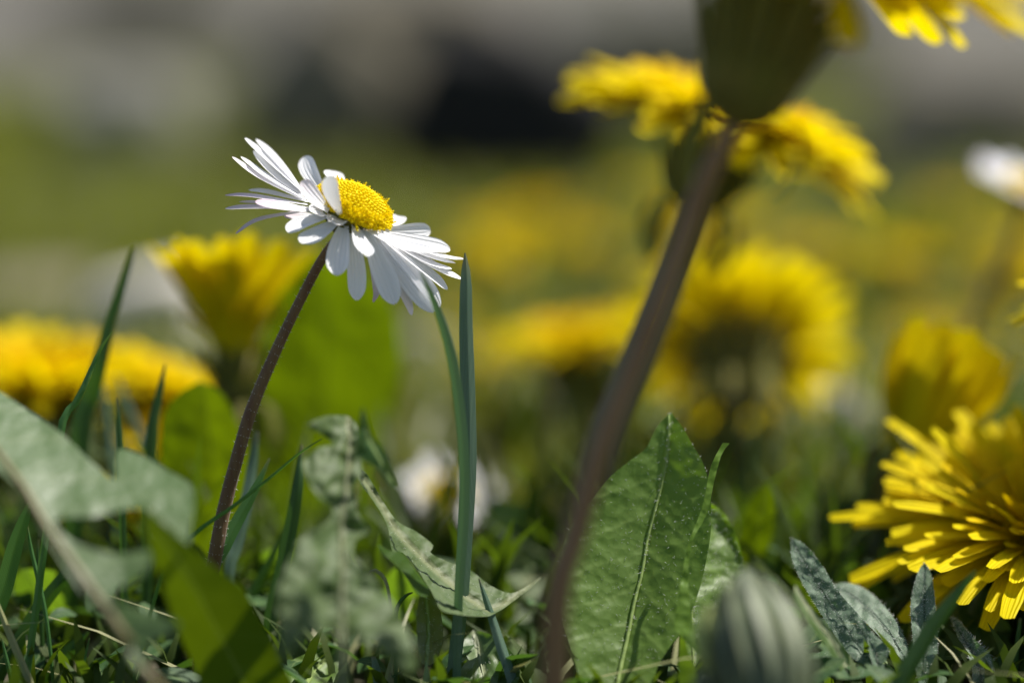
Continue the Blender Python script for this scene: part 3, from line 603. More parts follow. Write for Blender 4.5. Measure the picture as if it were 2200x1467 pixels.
# low leaves of the rosettes, half sunk in the grass
lr = np.random.default_rng(3)
for i, (x, y, ln, ang, dd) in enumerate([(120, 1330, 260, -35, 36.5), (260, 1420, 240, 20, 35.6), (480, 1380, 300, -15, 36.4), (560, 1290, 260, 30, 37.2), (700, 1440, 260, -40, 35.4), (830, 1330, 240, 25, 36.6), (900, 1230, 230, -30, 38), (1080, 1330, 300, 35, 36.6), (1120, 1180, 240, -25, 38.4), (1180, 1430, 280, -55, 35.6), (1480, 1240, 260, 40, 37.6), (1650, 1250, 280, -20, 37.8), (1780, 1180, 260, 30, 38.6), (1880, 1330, 280, -30, 36.4), (2050, 1380, 280, 25, 36.0), (2150, 1440, 260, -10, 35.4), (20, 1200, 240, 15, 37.4), (360, 1260, 220, 40, 37.6)]):
    a_ = R_(ang); ca, sa = math.sin(a_), -math.cos(a_)
    def P2(t, u): return (x + ca * ln * (t - .5) - sa * u, y + sa * ln * (t - .5) + ca * u)
    prof = [(1, 0), (.95, .10), (.82, .19), (.74, .13), (.62, .20), (.55, .12), (.42, .16), (.35, .09), (.2, .09), (0, .04)]
    j1 = lr.uniform(.75, 1.3, len(prof)); j2 = lr.uniform(.75, 1.3, len(prof))
    O_ = [P2(t, w * ln * k) for (t, w), k in zip(prof, j1)] + [P2(t, -w * ln * k) for (t, w), k in list(zip(prof, j2))[::-1][:-1]]
    lean = lr.uniform(-.9, 1.3)
    leaf('low lobed dandelion leaf half sunk in the grass tangle', O_, [P2(t, lr.normal(0, 3)) for t in (.98, .75, .5, .25, 0)],
         [(*P2(1, 0), dd + lean), (*P2(0, 0), dd - lean * .6), (*P2(.5, ln * .2), dd + lr.uniform(-.3, .3)), (*P2(.5, -ln * .2), dd + lr.uniform(-.3, .3))],
         ('leaf', 'leafbright', 'leafdull', 'leaf', 'leafpale')[i % 5], None, 11, .15, .08, ribw=5, wav=60, group='low leaves of the rosettes')
# the hairy grey leaves
HG = 'hairy grey green leaves of one low plant'
leaf('longest hairy grey green lance leaf pointing up beside the dandelion',
     [(381, 873), (405, 878), (450, 910), (510, 985), (580, 1095), (655, 1180), (720, 1260), (785, 1335), (740, 1400), (660, 1380), (600, 1325), (540, 1235), (478, 1140), (420, 1040), (385, 950)],
     [(384, 880), (430, 960), (500, 1075), (570, 1180), (640, 1290), (720, 1390)], [(381, 873, 34.7), (480, 1140, 34.15), (580, 1095, 34.15), (720, 1390, 33.5)], 'leafhairy', Z6, 5.0, 0.06, 0.05, 800, 0.028, 1, 30, 30, ribw=2.2, group=HG, edge_hairs=140, name='hairy_leaf')
leaf('arching hairy grey green leaf just behind the longest hairy one',
     [(548, 1066), (600, 1055), (660, 1068), (725, 1112), (790, 1180), (840, 1265), (862, 1330), (850, 1380), (800, 1330), (740, 1270), (670, 1200), (595, 1130)],
     [(552, 1070), (630, 1105), (710, 1170), (780, 1250), (850, 1370)], [(548, 1066, 34.9), (725, 1112, 34.7), (670, 1200, 34.35), (850, 1380, 33.8)], 'leafhairy', Z6, 5.0, 0.06, 0.05, 800, 0.03, 1, 30, 30, ribw=2.2, group=HG, edge_hairs=200, name='hairy_leaf')
leaf('small upright hairy grey leaf below the deep yellow dandelion',
     [(931, 972), (955, 1010), (968, 1080), (975, 1160), (985, 1260), (975, 1400), (930, 1500), (890, 1400), (880, 1260), (873, 1150), (888, 1060), (908, 1000)],
     [(931, 978), (930, 1100), (930, 1250), (932, 1490)], [(931, 972, 34.6), (975, 1160, 34.1), (873, 1150, 34.25), (930, 1500, 33.5)], 'leafhairy', Z6, 5.0, 0.06, 0.04, 500, 0.028, 1, 20, 30, ribw=2.2, group=HG, edge_hairs=140, name='hairy_leaf')
leaf('bent hairy grey leaf in the bottom corner under the yellow dandelion',
     [(1040, 1196), (1075, 1215), (1110, 1258), (1160, 1310), (1200, 1350), (1215, 1420), (1205, 1520), (1160, 1560), (1130, 1500), (1128, 1420), (1105, 1340), (1065, 1270)],
     [(1044, 1202), (1090, 1280), (1140, 1360), (1165, 1450), (1170, 1550)], [(1040, 1196, 34.6), (1200, 1350, 34.0), (1128, 1420, 33.9), (1160, 1560, 33.5)], 'leafhairy', Z6, 5.0, 0.5, 0.05, 500, 0.045, 1, 20, 30, ribw=2.2, group=HG, edge_hairs=200, name='hairy_leaf')
leaf('flat hairy leaf coloured dark as if shaded, below the longest hairy one',
     [(438, 1372), (520, 1332), (620, 1328), (700, 1335), (765, 1368), (775, 1395), (700, 1438), (580, 1448), (480, 1412)], [(445, 1372), (560, 1385), (680, 1390), (770, 1385)],
     [(438, 1372, 33.4), (600, 1328, 33.9), (600, 1448, 33.1), (770, 1385, 33.6)], 'leafdark', Z6, 6.0, 0.2, 0.05, 200, 0.03, ribw=2.5, group=HG, name='hairy_leaf')  # shadow lying on this leaf is put into its dark colour
leaf('pale narrow leaf stalk leaning left of the longest hairy leaf', [(400, 1060), (440, 1130), (520, 1220), (600, 1320), (640, 1420), (590, 1420), (520, 1310), (440, 1200), (395, 1110)], [(405, 1075), (470, 1180), (560, 1300), (620, 1410)],
     [(400, 1060, 32.8), (600, 1320, 33.4), (440, 1200, 32.8), (610, 1420, 33.4)], 'leafpale', Z6, 7.0, .3, .03, ribw=3, group=HG, name='hairy_leaf')
leaf('tiny dark leaf tip standing before the arching hairy leaf', [(697, 1275), (720, 1310), (750, 1370), (765, 1400), (740, 1420), (712, 1370), (700, 1320)], [(700, 1282), (725, 1350), (750, 1410)],
     [(697, 1275, 33.6), (765, 1400, 33.5), (700, 1330, 33.5), (740, 1420, 33.4)], 'leafhairy', Z6, 5.0, .3, .02, 80, .025, ribw=2, group=HG, name='hairy_leaf', edge_hairs=30)

# ------------------------------------------------------------------ daisies
def frame_of(a):
    a = nrm(a); e = nrm(np.cross(a, [0.1, 1.0, 0.05])); return a, e, np.cross(a, e)
def sphere_vf(c, r, a, e, f, stretch=1.0, ns=6, nr=4):
    V = []
    for j in range(nr + 1):
        th = math.pi * j / nr
        for k in range(ns):
            ph = 2 * math.pi * k / ns
            V.append(c + r * (math.sin(th) * (math.cos(ph) * e + math.sin(ph) * f) + stretch * math.cos(th) * a))
    F = [(j * ns + k, j * ns + (k + 1) % ns, (j + 1) * ns + (k + 1) % ns, (j + 1) * ns + k) for j in range(nr) for k in range(ns)]
    return V, F, [(0, 1)] * len(V)
def disc_mesh(c, axis, rad, h, n=330, tip=1.0):
    a, e, f = frame_of(axis); bag = Bag()
    V = []; nr, ns = 8, 28
    for j in range(nr + 1):
        th = (math.pi / 2) * j / nr
        for k in range(ns):
            ph = 2 * math.pi * k / ns; V.append(c + 0.94 * rad * math.sin(th) * (math.cos(ph) * e + math.sin(ph) * f) + (0.94 * h * math.cos(th)) * a)
    F = [(j * ns + k, j * ns + (k + 1) % ns, (j + 1) * ns + (k + 1) % ns, (j + 1) * ns + k) for j in range(nr) for k in range(ns)]
    bag.add((V, F, [(0, 0.4)] * len(V)))
    for i in range(n):
        q = math.sqrt((i + .5) / n); th = q * 1.5; ph = i * 2.39996
        rd = math.cos(ph) * e + math.sin(ph) * f
        p = c + rad * math.sin(th) * rd + h * math.cos(th) * a; nn = nrm(math.sin(th) / rad * rd + math.cos(th) / h * a)
        s = rad * (0.058 + 0.010 * rng.random()) * tip
        _, ee, ff = frame_of(nn)
        if q < 0.62:
            bag.add(sphere_vf(p, s, nn, ee, ff, 1.15))
        else:                                             # open florets: a little tube with a five-lobed mouth
            L = s * rng.uniform(1.6, 3.0) * (0.7 + .6 * q); d = nrm(nn + rng.normal(0, .28, 3) + 0.25 * a); _, ee, ff = frame_of(d)
            V = []
            for (t, rr) in ((0, .55), (.6, .65), (.85, .8)):
                for k in range(10): an = 6.283 * k / 10; V.append(p + d * L * t + s * rr * (math.cos(an) * ee + math.sin(an) * ff))
            for k in range(10):
                an = 6.283 * k / 10; m_ = k % 2
                V.append(p + d * L * (1.15 if m_ else .85) + s * (1.35 if m_ else .75) * (math.cos(an) * ee + math.sin(an) * ff))
            F = [(j * 10 + k, j * 10 + (k + 1) % 10, (j + 1) * 10 + (k + 1) % 10, (j + 1) * 10 + k) for j in range(3) for k in range(10)]
            bag.add((V, F, [(0, 1)] * len(V)))
            if i % 3 == 0: bag.add(sphere_vf(p + d * L * 1.25, s * .45, d, ee, ff, 1.8, 5, 3))
    return bag
PROF = [(0, .30), (.12, .42), (.3, .68), (.5, .90), (.68, 1.0), (.8, .97), (.88, .84), (.94, .62), (.975, .40), (1, .10)]
def petal_vf(P, Wd, half, cup=0.18, n=16):
    Q = smooth_pts(P, n * 3); Q = Q[np.unique(np.round(np.concatenate([np.linspace(0, .8, 10), np.linspace(.85, 1, 7)]) * (len(Q) - 1)).astype(int))]
    sg = np.concatenate([[0], np.cumsum(np.linalg.norm(np.diff(Q, axis=0), axis=1))]); vs = sg / sg[-1]
    h = np.interp(vs, [p[0] for p in PROF], [p[1] for p in PROF]) * half
    WW = [Wd] * len(Q) if np.ndim(Wd) == 1 else [nrm(Wd[0] * (1 - v) + Wd[1] * v) for v in vs]
    v_ = strip(Q, WW, h, (-1, -.7, -.35, 0, .35, .7, 1), cup, vs)
    V = np.array(v_[0]); T = np.gradient(Q, axis=0)
    for i in range(len(Q)):                               # two shallow grooves along the petal
        t = nrm(T[i]); w = nrm(WW[i] - t * np.dot(WW[i], t)); nn = np.cross(t, w)
        for k in (2, 4): V[i * 7 + k] -= nn * h[i] * .07
    tipn = V[-7:].copy(); V[-4] -= nrm(T[-1]) * half * .18
    return V, v_[1], v_[2]

DA = nrm(0.45 * RIGHT + 0.81 * UP - 0.36 * FWD)
DC = W(*Z1(1068, 628), 34.0)
# (tip, middle, base, apparent width [close-look px], tip depth, base depth, material, width sign)
PET = [
 ((372, 132), (520, 290), (690, 490), 34, .75, .15, 'white'), ((290, 122), (480, 300), (690, 500), 31, .55, .12, 'white'),
 ((352, 212), (510, 380), (705, 535), 51, .45, .10, 'white'), ((260, 256), (420, 375), (720, 560), 31, .30, .05, 'white'),
 ((195, 257), (380, 395), (715, 570), 34, .10, .0, 'pink'), ((318, 492), (460, 512), (740, 580), 37, .35, .05, 'white'),
 ((143, 532), (330, 535), (740, 600), 42, .0, -.05, 'mauve'), ((245, 580), (400, 588), (740, 620), 20, .10, -.05, 'pink'),
 ((145, 628), (340, 616), (760, 630), 48, -.10, -.08, 'pink'), ((360, 580), (540, 608), (800, 650), 57, -.25, -.12, 'mauve'),
 ((220, 808), (390, 705), (760, 640), 36, -.05, .0, 'mauve'), ((570, 672), (670, 680), (800, 680), 60, .20, .10, 'mauve'),
 ((600, 802), (700, 735), (905, 675), 98, -.55, -.22, 'white'), ((686, 872), (800, 812), (975, 700), 112, -.65, -.26, 'white'),
 ((945, 1108), (955, 950), (1005, 705), 172, -.60, -.28, 'white'), ((1090, 1285), (1088, 1080), (1055, 730), 140, -.35, -.26, 'white'),
 ((1166, 970), (1115, 880), (1065, 735), 84, -.75, -.30, 'white'), ((1365, 1312), (1290, 1110), (1140, 755), 172, -.45, -.27, 'white'),
 ((1482, 1392), (1430, 1250), (1200, 800), 74, -.15, -.15, 'pink'), ((1208, 1300), (1222, 1180), (1150, 800), 46, .0, -.12, 'mauve'),
 ((1640, 1368), (1470, 1160), (1180, 775), 140, -.35, -.24, 'white'), ((1684, 1332), (1520, 1120), (1210, 785), 110, -.20, -.22, 'white'),
 ((1740, 1206), (1600, 1085), (1240, 815), 60, -.05, -.20, 'white'), ((1842, 1132), (1630, 1035), (1260, 825), 46, .05, -.16, 'white'),
 ((1797, 1018), (1640, 982), (1290, 850), 34, .15, -.12, 'white'), ((1864, 990), (1690, 968), (1290, 830), 30, .25, -.08, 'white'),
 ((1757, 918), (1560, 885), (1250, 800), 90, .35, -.05, 'white'), ((1617, 785), (1480, 790), (1270, 790), 122, .55, .05, 'white'),
 ((1645, 930), (1400, 880), (1090, 740), 92, -.30, -.28, 'white'), ((1385, 680), (1350, 730), (1260, 760), 90, .70, .20, 'white'),
 ((712, 256), (755, 370), (860, 540), 136, .70, .28, 'white'), ((905, 356), (935, 420), (975, 540), 100, .75, .30, 'white'),
 ((893, 392), (905, 510), (970, 668), 122, -.75, -.46, 'white'), ((684, 436), (765, 535), (885, 645), 104, -.55, -.38, 'pink'),
 ((750, 640), (835, 658), (935, 672), 62, -.42, -.22, 'white'), ((893, 722), (950, 712), (1030, 690), 66, -.50, -.27, 'white'),
 ((402, 186), (540, 340), (700, 520), 24, .62, .13, 'white'), ((300, 296), (450, 410), (720, 565), 24, .2, .02, 'white'), ((1770, 1060), (1600, 1010), (1260, 830), 26, .0, -.14, 'white'), ((1555, 1330), (1450, 1150), (1200, 790), 66, -.05, -.18, 'white'),
 ((1665, 1022), (1560, 985), (1280, 840), 34, .1, -.1, 'white'),
]
def build_main_daisy():
    zc = 1 / 3.334
    stem_px = [(708, 520), (690, 560), (640, 655), (590, 760), (540, 880), (505, 1000), (480, 1100), (465, 1180)]
    sp = [DC - DA * 0.36] + [W(x, y, 34.0) for x, y in stem_px[1:]]
    g = sp[-1].copy(); gz = ground_z(g[0], g[1]); sp.append(np.array([g[0] - .18, g[1], (g[2] + gz) / 2])); sp.append(np.array([g[0] - .25, g[1], gz - .1]))
    base = sp[-1]
    t = thing('daisy', 'sharp white daisy with yellow domed centre on a thin leaning brown stem', 'flower', base)
    tb = tube(sp, [.055, .062, .075, .085, .09, .09], 14, 60)
    bag = Bag(); bag.add(tb)
    P, NN = [], []
    for i in rng.integers(0, len(tb[0]), 900):
        P.append(np.array(tb[0][i])); c = np.mean(np.array(tb[0])[(i // 14) * 14:(i // 14) * 14 + 14], axis=0); NN.append(nrm(P[-1] - c))
    hair_bag(bag, P, NN, 0.03, 0.0018, 1)
    bag.build('stem', [M['daisystem'], M['hair']], t, base)
    # green cup under the head
    a, e, f = frame_of(DA); V, F, UV = [], [], []
    for j, (r, h) in enumerate(((.05, -.40), (.16, -.33), (.28, -.22), (.38, -.10), (.42, -.02), (.30, .02))):
        for k in range(24): an = 6.283 * k / 24; V.append(DC + a * h + r * (math.cos(an) * e + math.sin(an) * f)); UV.append((0.5, j / 5))
    F = [(j * 24 + k, j * 24 + (k + 1) % 24, (j + 1) * 24 + (k + 1) % 24, (j + 1) * 24 + k) for j in range(5) for k in range(24)]
    mk('receptacle', V, F, M['involucre'], t, base, UV)
    for k in range(13):
        an = 6.283 * k / 13; rd = math.cos(an) * e + math.sin(an) * f; tg = -math.sin(an) * e + math.cos(an) * f
        v = petal_vf([DC + a * -.30 + rd * .2, DC + a * -.14 + rd * .40, DC + a * -.07 + rd * .46], tg, .085, .2)
        mk('bract', v[0], v[1], M['bract'], t, base, v[2])
    disc_mesh(DC - DA * .03, DA, .435, .29, 440, .86).build('disc', M['disc'], t, base)
    for (tip, mid, bs, w, dt, db, mt) in PET:
        D = [FOCUS + db, FOCUS + db + (dt - db) * .55, FOCUS + dt]
        P = [W(*Z1(*q), d) for q, d in zip((bs, mid, tip), D)]
        tr = (.105 if w < 62 else .13) if w < 120 else .5 * w * zc * K * FOCUS * 1.0
        app = .5 * w * zc * K * FOCUS; al = min(1.0, app / tr)
        tt = nrm(P[2] - P[0]); pv = nrm(np.cross(tt, FWD)); want = np.cross(DA, tt)
        s = np.sign(np.dot(want, pv)) or 1.0; s2 = np.sign(np.dot(want, FWD)) or 1.0
        w1 = nrm(s * al * pv + s2 * math.sqrt(max(0, 1 - al * al)) * FWD)
        w1 = nrm(w1 + rng.normal(0, .05, 3))
        v = petal_vf(P, w1, tr * rng.uniform(.95, 1.02), rng.uniform(.10, .32) * (1 if al > .5 else .5))
        mk('petal', v[0], v[1], M[mt], t, base, v[2])
build_main_daisy()
def daisy_simple(label, px, py, d, axis, rad, stem_px, stem_mat='greenstem', group='other daisies'):
    C = W(px, py, d); a, e, f = frame_of(axis)
    sp = [C - a * .15] + [W(*q) for q in stem_px]; g = sp[-1]; gz = ground_z(g[0], g[1])
    if g[2] > gz: sp.append(np.array([g[0], g[1], gz - .1]))
    base = sp[-1]; t = thing('daisy', label, 'flower', base, group)
    mk('stem', *tube(sp, [.07, .09, .1], 10, 24)[:2], M[stem_mat], t, base)
    disc_mesh(C, a, .42 * rad / 1.25, .25, 120, 1.7).build('disc', M['disc'], t, base)
    bag = Bag(); bag.add(sphere_vf(C - a * .08, .36, a, e, f, .6, 16, 8)); bag.build('receptacle', M['involucre'], t, base)
    for k in range(38):
        an = 6.283 * (k + rng.uniform(-.25, .25)) / 38; rd = math.cos(an) * e + math.sin(an) * f; tg = -math.sin(an) * e + math.cos(an) * f
        up = rng.uniform(-.1, .28); L = rad * rng.uniform(.88, 1.05)
        v = petal_vf([C + rd * .3, C + rd * L * .65 + a * up * .4, C + rd * L + a * up], tg, .13, .15)
        mk('petal', v[0], v[1], M['pink' if k % 4 == 0 else 'white'], t, base, v[2])
daisy_simple('blurred white daisy on a tall grey stem cut by the picture edge', 2212, 418, 44.5, nrm([.35, -.15, .9]), 1.02, [(2170, 530, 44.5), (2110, 650, 44.5), (2075, 770, 44.5)], 'dandstem')
daisy_simple('blurred low white daisy half hidden behind the tall grass blade', 955, 1065, 43.8, nrm([.1, -.32, .94]), .85, [(960, 1110, 43.8)])

# ------------------------------------------------------------------ dandelions
def strap(P, Wd, half, n=8):
    Q = smooth_pts(P, n); h = np.interp(np.linspace(0, 1, n), [0, .15, .5, .9, 1], [.35, .6, .95, 1.0, .72]) * half
    v = strip(Q, [Wd] * n, h, (-1, -.33, .33, 1), .25); V = np.array(v[0]); t = nrm(Q[-1] - Q[-2])
    V += np.outer(np.repeat(np.sin(np.linspace(0, math.pi * rng.uniform(1, 2.5), n)), 4), nrm(np.cross(t, Wd))) * half * rng.uniform(-.35, .35)
    for k in (1, 2): V[-4 + k] += t * half * rng.uniform(.1, .5)       # notched end
    V[-4] += t * half * .12; V[-1] += t * half * .05
    return V, v[1], v[2]
def dandelion(label, C, axis, rad, stem, open_out=1.45, open_in=.15, n=150, sep=46, cup_r=.62, cup_h=1.25, group='open yellow dandelions', detail=True, mat='yellow', inner='orange', stem_mat='greenstem', stem_r=(.17, .19, .21), reflex=10, seed=0, sag=.0, closed=False, pw=.115, extra=(), lin=.45, jit=.08, lj=.09, label_cat='flower'):
    """C: the point where the florets spring; stem: world points from head to root"""
    r = np.random.default_rng(100 + seed); a, e, f = frame_of(axis)
    sp = [C - a * cup_h * .95] + [np.asarray(q) for q in stem]; g = sp[-1]; gz = ground_z(g[0], g[1])
    if g[2] > gz + .05: sp.append(np.array([g[0] + (sp[-1] - sp[-2])[0] * .05, g[1], gz - .1]))
    base = sp[-1]; t = thing('dandelion', label, label_cat, base, group)
    tb = tube(sp, stem_r, 14 if detail else 8, 40 if detail else 12); mk('stem', tb[0], tb[1], M[stem_mat], t, base, tb[2])
    V, F, UV = [], [], []; ns = 20 if detail else 10
    prof = ((stem_r[0], -1), (cup_r * .48, -.95), (cup_r * .76, -.83), (cup_r * .94, -.63), (cup_r, -.38), (cup_r * .88, .0), (cup_r * .5, .06))
    for j, (rr, h) in enumerate(prof):
        for k in range(ns): an = 6.283 * k / ns; V.append(C + a * h * cup_h + rr * (1 + .03 * math.cos(an * 7)) * (math.cos(an) * e + math.sin(an) * f)); UV.append((.5, j / 6))
    F = [(j * ns + k, j * ns + (k + 1) % ns, (j + 1) * ns + (k + 1) % ns, (j + 1) * ns + k) for j in range(len(prof) - 1) for k in range(ns)]
    mk('involucre', V, F, M['involucre'], t, base, UV)
    if detail:
        for k in range(13):
            an = 6.283 * k / 13; rd = math.cos(an) * e + math.sin(an) * f; tg = -math.sin(an) * e + math.cos(an) * f
            o = .12 if closed else .28
            v = petal_vf([C - a * cup_h * .9 + rd * cup_r * .7, C - a * cup_h * .4 + rd * (cup_r + .03), C + a * .15 + rd * (cup_r + o)], tg, cup_r * .26, -.25)
            mk('bract', v[0], v[1], M['bract'], t, base, v[2])
        for k in range(reflex):
            an = 6.283 * (k + .5) / reflex; rd = math.cos(an) * e + math.sin(an) * f; tg = -math.sin(an) * e + math.cos(an) * f; L = r.uniform(.75, 1.1)
            b0 = C - a * cup_h * .85 + rd * cup_r * .7
            v = petal_vf([b0, b0 + rd * .28 * L - a * .12, b0 + rd * .36 * L - a * .55 * L, b0 + rd * .22 * L - a * .95 * L], tg, .13, .3)
            mk('bract', v[0], v[1], M['bract'], t, base, v[2])
    mass = Bag()
    for i in range(n):
        q = math.sqrt((i + .5) / n); ph = i * 2.39996 + r.normal(0, .08)
        th = open_in + (open_out - open_in) * q ** 1.1 + r.normal(0, jit)
        rd = math.cos(ph) * e + math.sin(ph) * f; tg = -math.sin(ph) * e + math.cos(ph) * f
        L = rad * (lin + (1 - lin) * q) * r.uniform(1 - 1.4 * lj, 1 + .7 * lj)
        if closed: L = rad * r.uniform(.85, 1.08)
        p0 = C + rd * cup_r * .8 * q; th0 = th * .55
        d0 = math.sin(th0) * rd + math.cos(th0) * a; d1 = math.sin(th) * rd + math.cos(th) * a; d2 = math.sin(th * 1.12) * rd + math.cos(th * 1.12) * a
        if closed: d2 = math.sin(th * .5) * rd + math.cos(th * .5) * a
        P = [p0, p0 + d0 * L * .3, p0 + d0 * L * .3 + d1 * L * .38, p0 + d0 * L * .3 + d1 * L * .38 + d2 * L * .34 - np.array([0, 0, sag * q * q])]
        v = strap(P, nrm(tg + r.normal(0, .3 if closed else .18, 3)), pw * r.uniform(.85, 1.15) * (.7 + .3 * q))
        if detail and i >= n - sep: mk('petal', v[0], v[1], M[mat], t, base, v[2])
        else: mass.add(v, 0 if q > .55 else 1)
    if not closed:
        for i in range(40 if detail else 0):                  # curled styles over the middle
            q = math.sqrt((i + .5) / 40); ph = i * 2.39996 + 1; th = .1 + .75 * q; d = math.sin(th) * (math.cos(ph) * e + math.sin(ph) * f) + math.cos(th) * a
            s = C + d * .35; k_ = C + d * rad * r.uniform(.42, .6); mass.add(tube([s, k_, k_ + r.normal(0, .08, 3)], [.02, .018, .012], 5, 6), 1)
    for P in extra:
        v = strap(P, nrm(np.cross(P[2] - P[0], FWD)), .15); mk('petal', v[0], v[1], M[mat], t, base, v[2])
    mass.build('floret_head', [M[mat], M[inner]], t, base)
    return t
# the leaning one close to the lens, its head cut by the top edge
d = 29.5
dandelion('large dandelion close to the lens, dark cup above a thick leaning brown stem', W(1660, -8, d), nrm(.27 * RIGHT + .95 * UP - .02 * FWD), 2.55,
          [W(1570, 280, d), W(1510, 400, d), W(1440, 590, d), W(1360, 790, d), W(1290, 960, d), W(1235, 1150, d), W(1195, 1320, d)], 1.52, .2, 240, 97, .57, 1.40, stem_mat='dandstem', stem_r=(.105, .115, .13, .14, .15, .155), reflex=3, seed=1, group=None, sag=.15, pw=.17, extra=[[W(1800, -30, 28.8), W(1815, 35, 28.7), W(1824, 98, 28.6)]])
d = 41.3
dandelion('flat yellow dandelion seen edge on behind the leaning brown stem', W(1525, 345, d), nrm(.28 * RIGHT + .95 * UP - .08 * FWD), 2.15, [W(1480, 500, d), W(1445, 590, d), W(1395, 720, d), W(1330, 880, d), W(1290, 1000, d)], 1.5, .5, 280, 90, .55, .75, seed=2, reflex=10, sag=.12, pw=.21)
dandelion('yellow dandelion showing its dark underside low behind the leaning stem', W(1585, 770, 44.2), nrm(.05 * RIGHT + .66 * UP + .72 * FWD), 1.6, [W(1565, 980, 44.5), W(1565, 1080, 44.5)], 1.5, .2, 140, 40, .6, .9, seed=3)
dandelion('blurred flat yellow dandelion left of the leaning stem', W(1255, 775, 48), nrm(-.1 * RIGHT + .96 * UP - .1 * FWD), 1.35, [W(1270, 900, 50)], 1.5, .2, 130, 30, .6, .9, seed=4)
d = 38.6
dandelion('half closed dandelion with upright orange yellow petals behind the deep yellow one', W(1955, 1010, d), nrm(.36 * RIGHT + .9 * UP + .1 * FWD), 1.8, [W(1900, 1130, d), W(1880, 1250, d)], .40, .06, 110, 60, .52, .9, 'half closed dandelions', mat='yellow', inner='orange', seed=5, closed=True, reflex=6, pw=.16, jit=.04)
dandelion('deep yellow open dandelion leaning into the picture from the edge', W(2245, 1190, 36.2), nrm(-.10 * RIGHT + .86 * UP - .46 * FWD), 2.3, [W(2230, 1420, 37.0), W(2240, 1500, 37.2)], 1.47, .35, 250, 98, .5, .95, lin=.34, jit=.13, lj=.17, group='open yellow dandelions', seed=6, sag=.0, pw=.125, reflex=8)
d = 39.6
dandelion('cup shaped half open yellow dandelion left of the daisy stem', W(505, 765, d), nrm(-.05 * RIGHT + .99 * UP + .05 * FWD), 1.75, [W(515, 950, d), W(515, 1050, d)], .52, .04, 120, 50, .34, .75, 'half closed dandelions', seed=7, reflex=8, pw=.14)
dandelion('wide flat yellow dandelion under the dark brown tipped grass blade', W(95, 870, 42), nrm(.05 * RIGHT + .93 * UP - .2 * FWD), 1.6, [W(110, 1020, 42), W(110, 1100, 42)], 1.35, .2, 150, 46, .6, .9, seed=8)
dandelion('smaller yellow dandelion drooping next to the wide flat one', W(335, 865, 42.5), nrm(.35 * RIGHT + .85 * UP - .1 * FWD), 1.0, [W(320, 1000, 42.5), W(310, 1100, 42.5)], 1.3, .2, 110, 30, .4, .6, seed=12, reflex=6)
dandelion('dandelion just outside the edge with one petal reaching in', W(2550, 690, 36.5), nrm(-.1 * RIGHT + .95 * UP - .1 * FWD), 2.0, [W(2500, 900, 36.5), W(2490, 1200, 36.5)], 1.7, .2, 140, 30, .6, .9, seed=9, group=None)
dandelion('tiny yellow dandelion glimpsed through the gap in the lobed leaf', W(225, 1160, 40), nrm([0, -.5, .85]), .75, [W(230, 1230, 40)], 1.1, .1, 60, 20, .3, .5, seed=10, reflex=5, stem_r=(.09, .1, .1))
dandelion('small yellow dandelion low between the pointed grass blade and bright leaf', W(365, 965, 41.5), nrm([0, -.4, .9]), .7, [W(365, 1060, 41.5)], 1.3, .1, 60, 20, .3, .5, seed=11, reflex=5, stem_r=(.09, .1, .1))
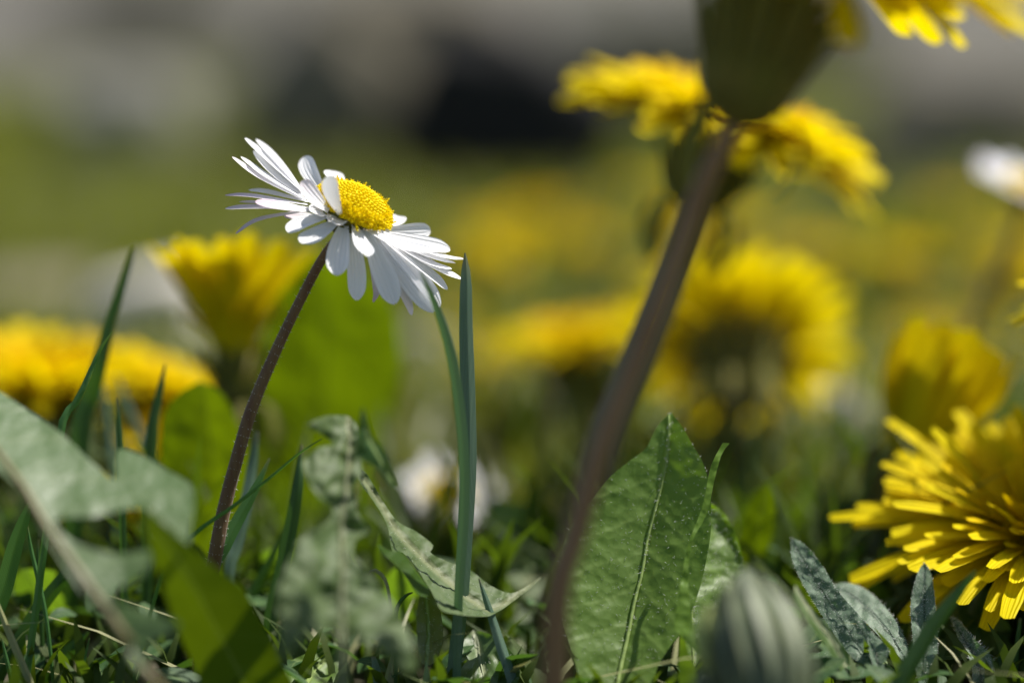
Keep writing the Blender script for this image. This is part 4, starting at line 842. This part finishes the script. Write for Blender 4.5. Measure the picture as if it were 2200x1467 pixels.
# drifts of them farther away, where one cannot be told from the next
FAR = []
def far(px, py, d, s=1.0): FAR.append((px, py, d, s))
for q in [(1080, 850, 54, .6), (1700, 920, 53, .7), (1990, 800, 60, .8), (20, 880, 46, .9)]: far(*q)
fr = np.random.default_rng(5)
for _ in range(44):
    d = fr.uniform(56, 82); px = fr.uniform(1000, 2300)
    far(px, 0, d, fr.uniform(.30, .48))
for i, (px, py, d, s) in enumerate(FAR):
    C = W(px, py, d); gz = ground_z(C[0], C[1]); C[2] = max(C[2], gz + 1.0) if py else gz + rng.uniform(.9, 2.2)
    dandelion('soft round yellow dandelion far back in the meadow', C, nrm([rng.normal(0, .25), rng.normal(-.25, .25), 1]), rng.uniform(1.3, 1.6) * s, [np.array([C[0], C[1], gz + .2])], 1.4, .15, 60, 0, .5 * s, .6 * s, 'far dandelions of the meadow', detail=False, seed=30 + i, pw=.19 * s ** .5)

# ------------------------------------------------------------------ closed buds close to the lens
def bud(label, C, axis, rad, h, n, mat, stem, tipmat, name='dandelion_bud'):
    a, e, f = frame_of(axis); sp = [np.asarray(q) for q in stem]; g = sp[-1]; gz = ground_z(g[0], g[1])
    if g[2] > gz: sp.append(np.array([g[0], g[1], gz - .1]))
    base = sp[-1]; t = thing(name, label, 'flower bud', base)
    tb = tube([C - a * .02] + sp, [.14, .16, .17], 12, 20); mk('stem', tb[0], tb[1], M['greenstem'], t, base, tb[2])
    V, ns = [], 24; prof = [(.3, 0), (.8, .08), (.98, .25), (1, .45), (.86, .68), (.58, .88), (.22, 1.0)]
    for rr, hh in prof:
        for k in range(ns): an = 6.283 * k / ns; V.append(C + a * h * hh + rad * .93 * rr * (math.cos(an) * e + math.sin(an) * f))
    F = [(j * ns + k, j * ns + (k + 1) % ns, (j + 1) * ns + (k + 1) % ns, (j + 1) * ns + k) for j in range(len(prof) - 1) for k in range(ns)] + [tuple((len(prof) - 1) * ns + k for k in range(ns))]
    mk('core', V, F, M[tipmat], t, base)
    for k in range(n):
        an = 6.283 * k / n; rd = math.cos(an) * e + math.sin(an) * f; tg = -math.sin(an) * e + math.cos(an) * f; x = rng.uniform(.94, 1.08)
        P = [C + a * h * q * x + rd * rad * r * 1.0 for r, q in ((.6, .03), (.98, .22), (1.02, .45), (.88, .68), (.55, .93), (.25, 1.06))]
        v = petal_vf(P, tg, rad * 3.0 / n, -.3); mk('bract', v[0], v[1], M[mat], t, base, v[2])
bud('blurred striped grey green closed bud close to the lens beside the hairy leaves', W(1668, 1560, 29.8), nrm(-.14 * RIGHT + .82 * UP + .56 * FWD), .50, 1.75, 13, 'budgreen', [W(1668, 1640, 29.8)], 'budgreen')
bud('small pale yellow green bud tip beside the folded leaf', W(1516, 1440, 30.5), nrm(.05 * RIGHT + 1 * UP), .13, .65, 7, 'budgold', [W(1516, 1540, 30.5)], 'budgold')
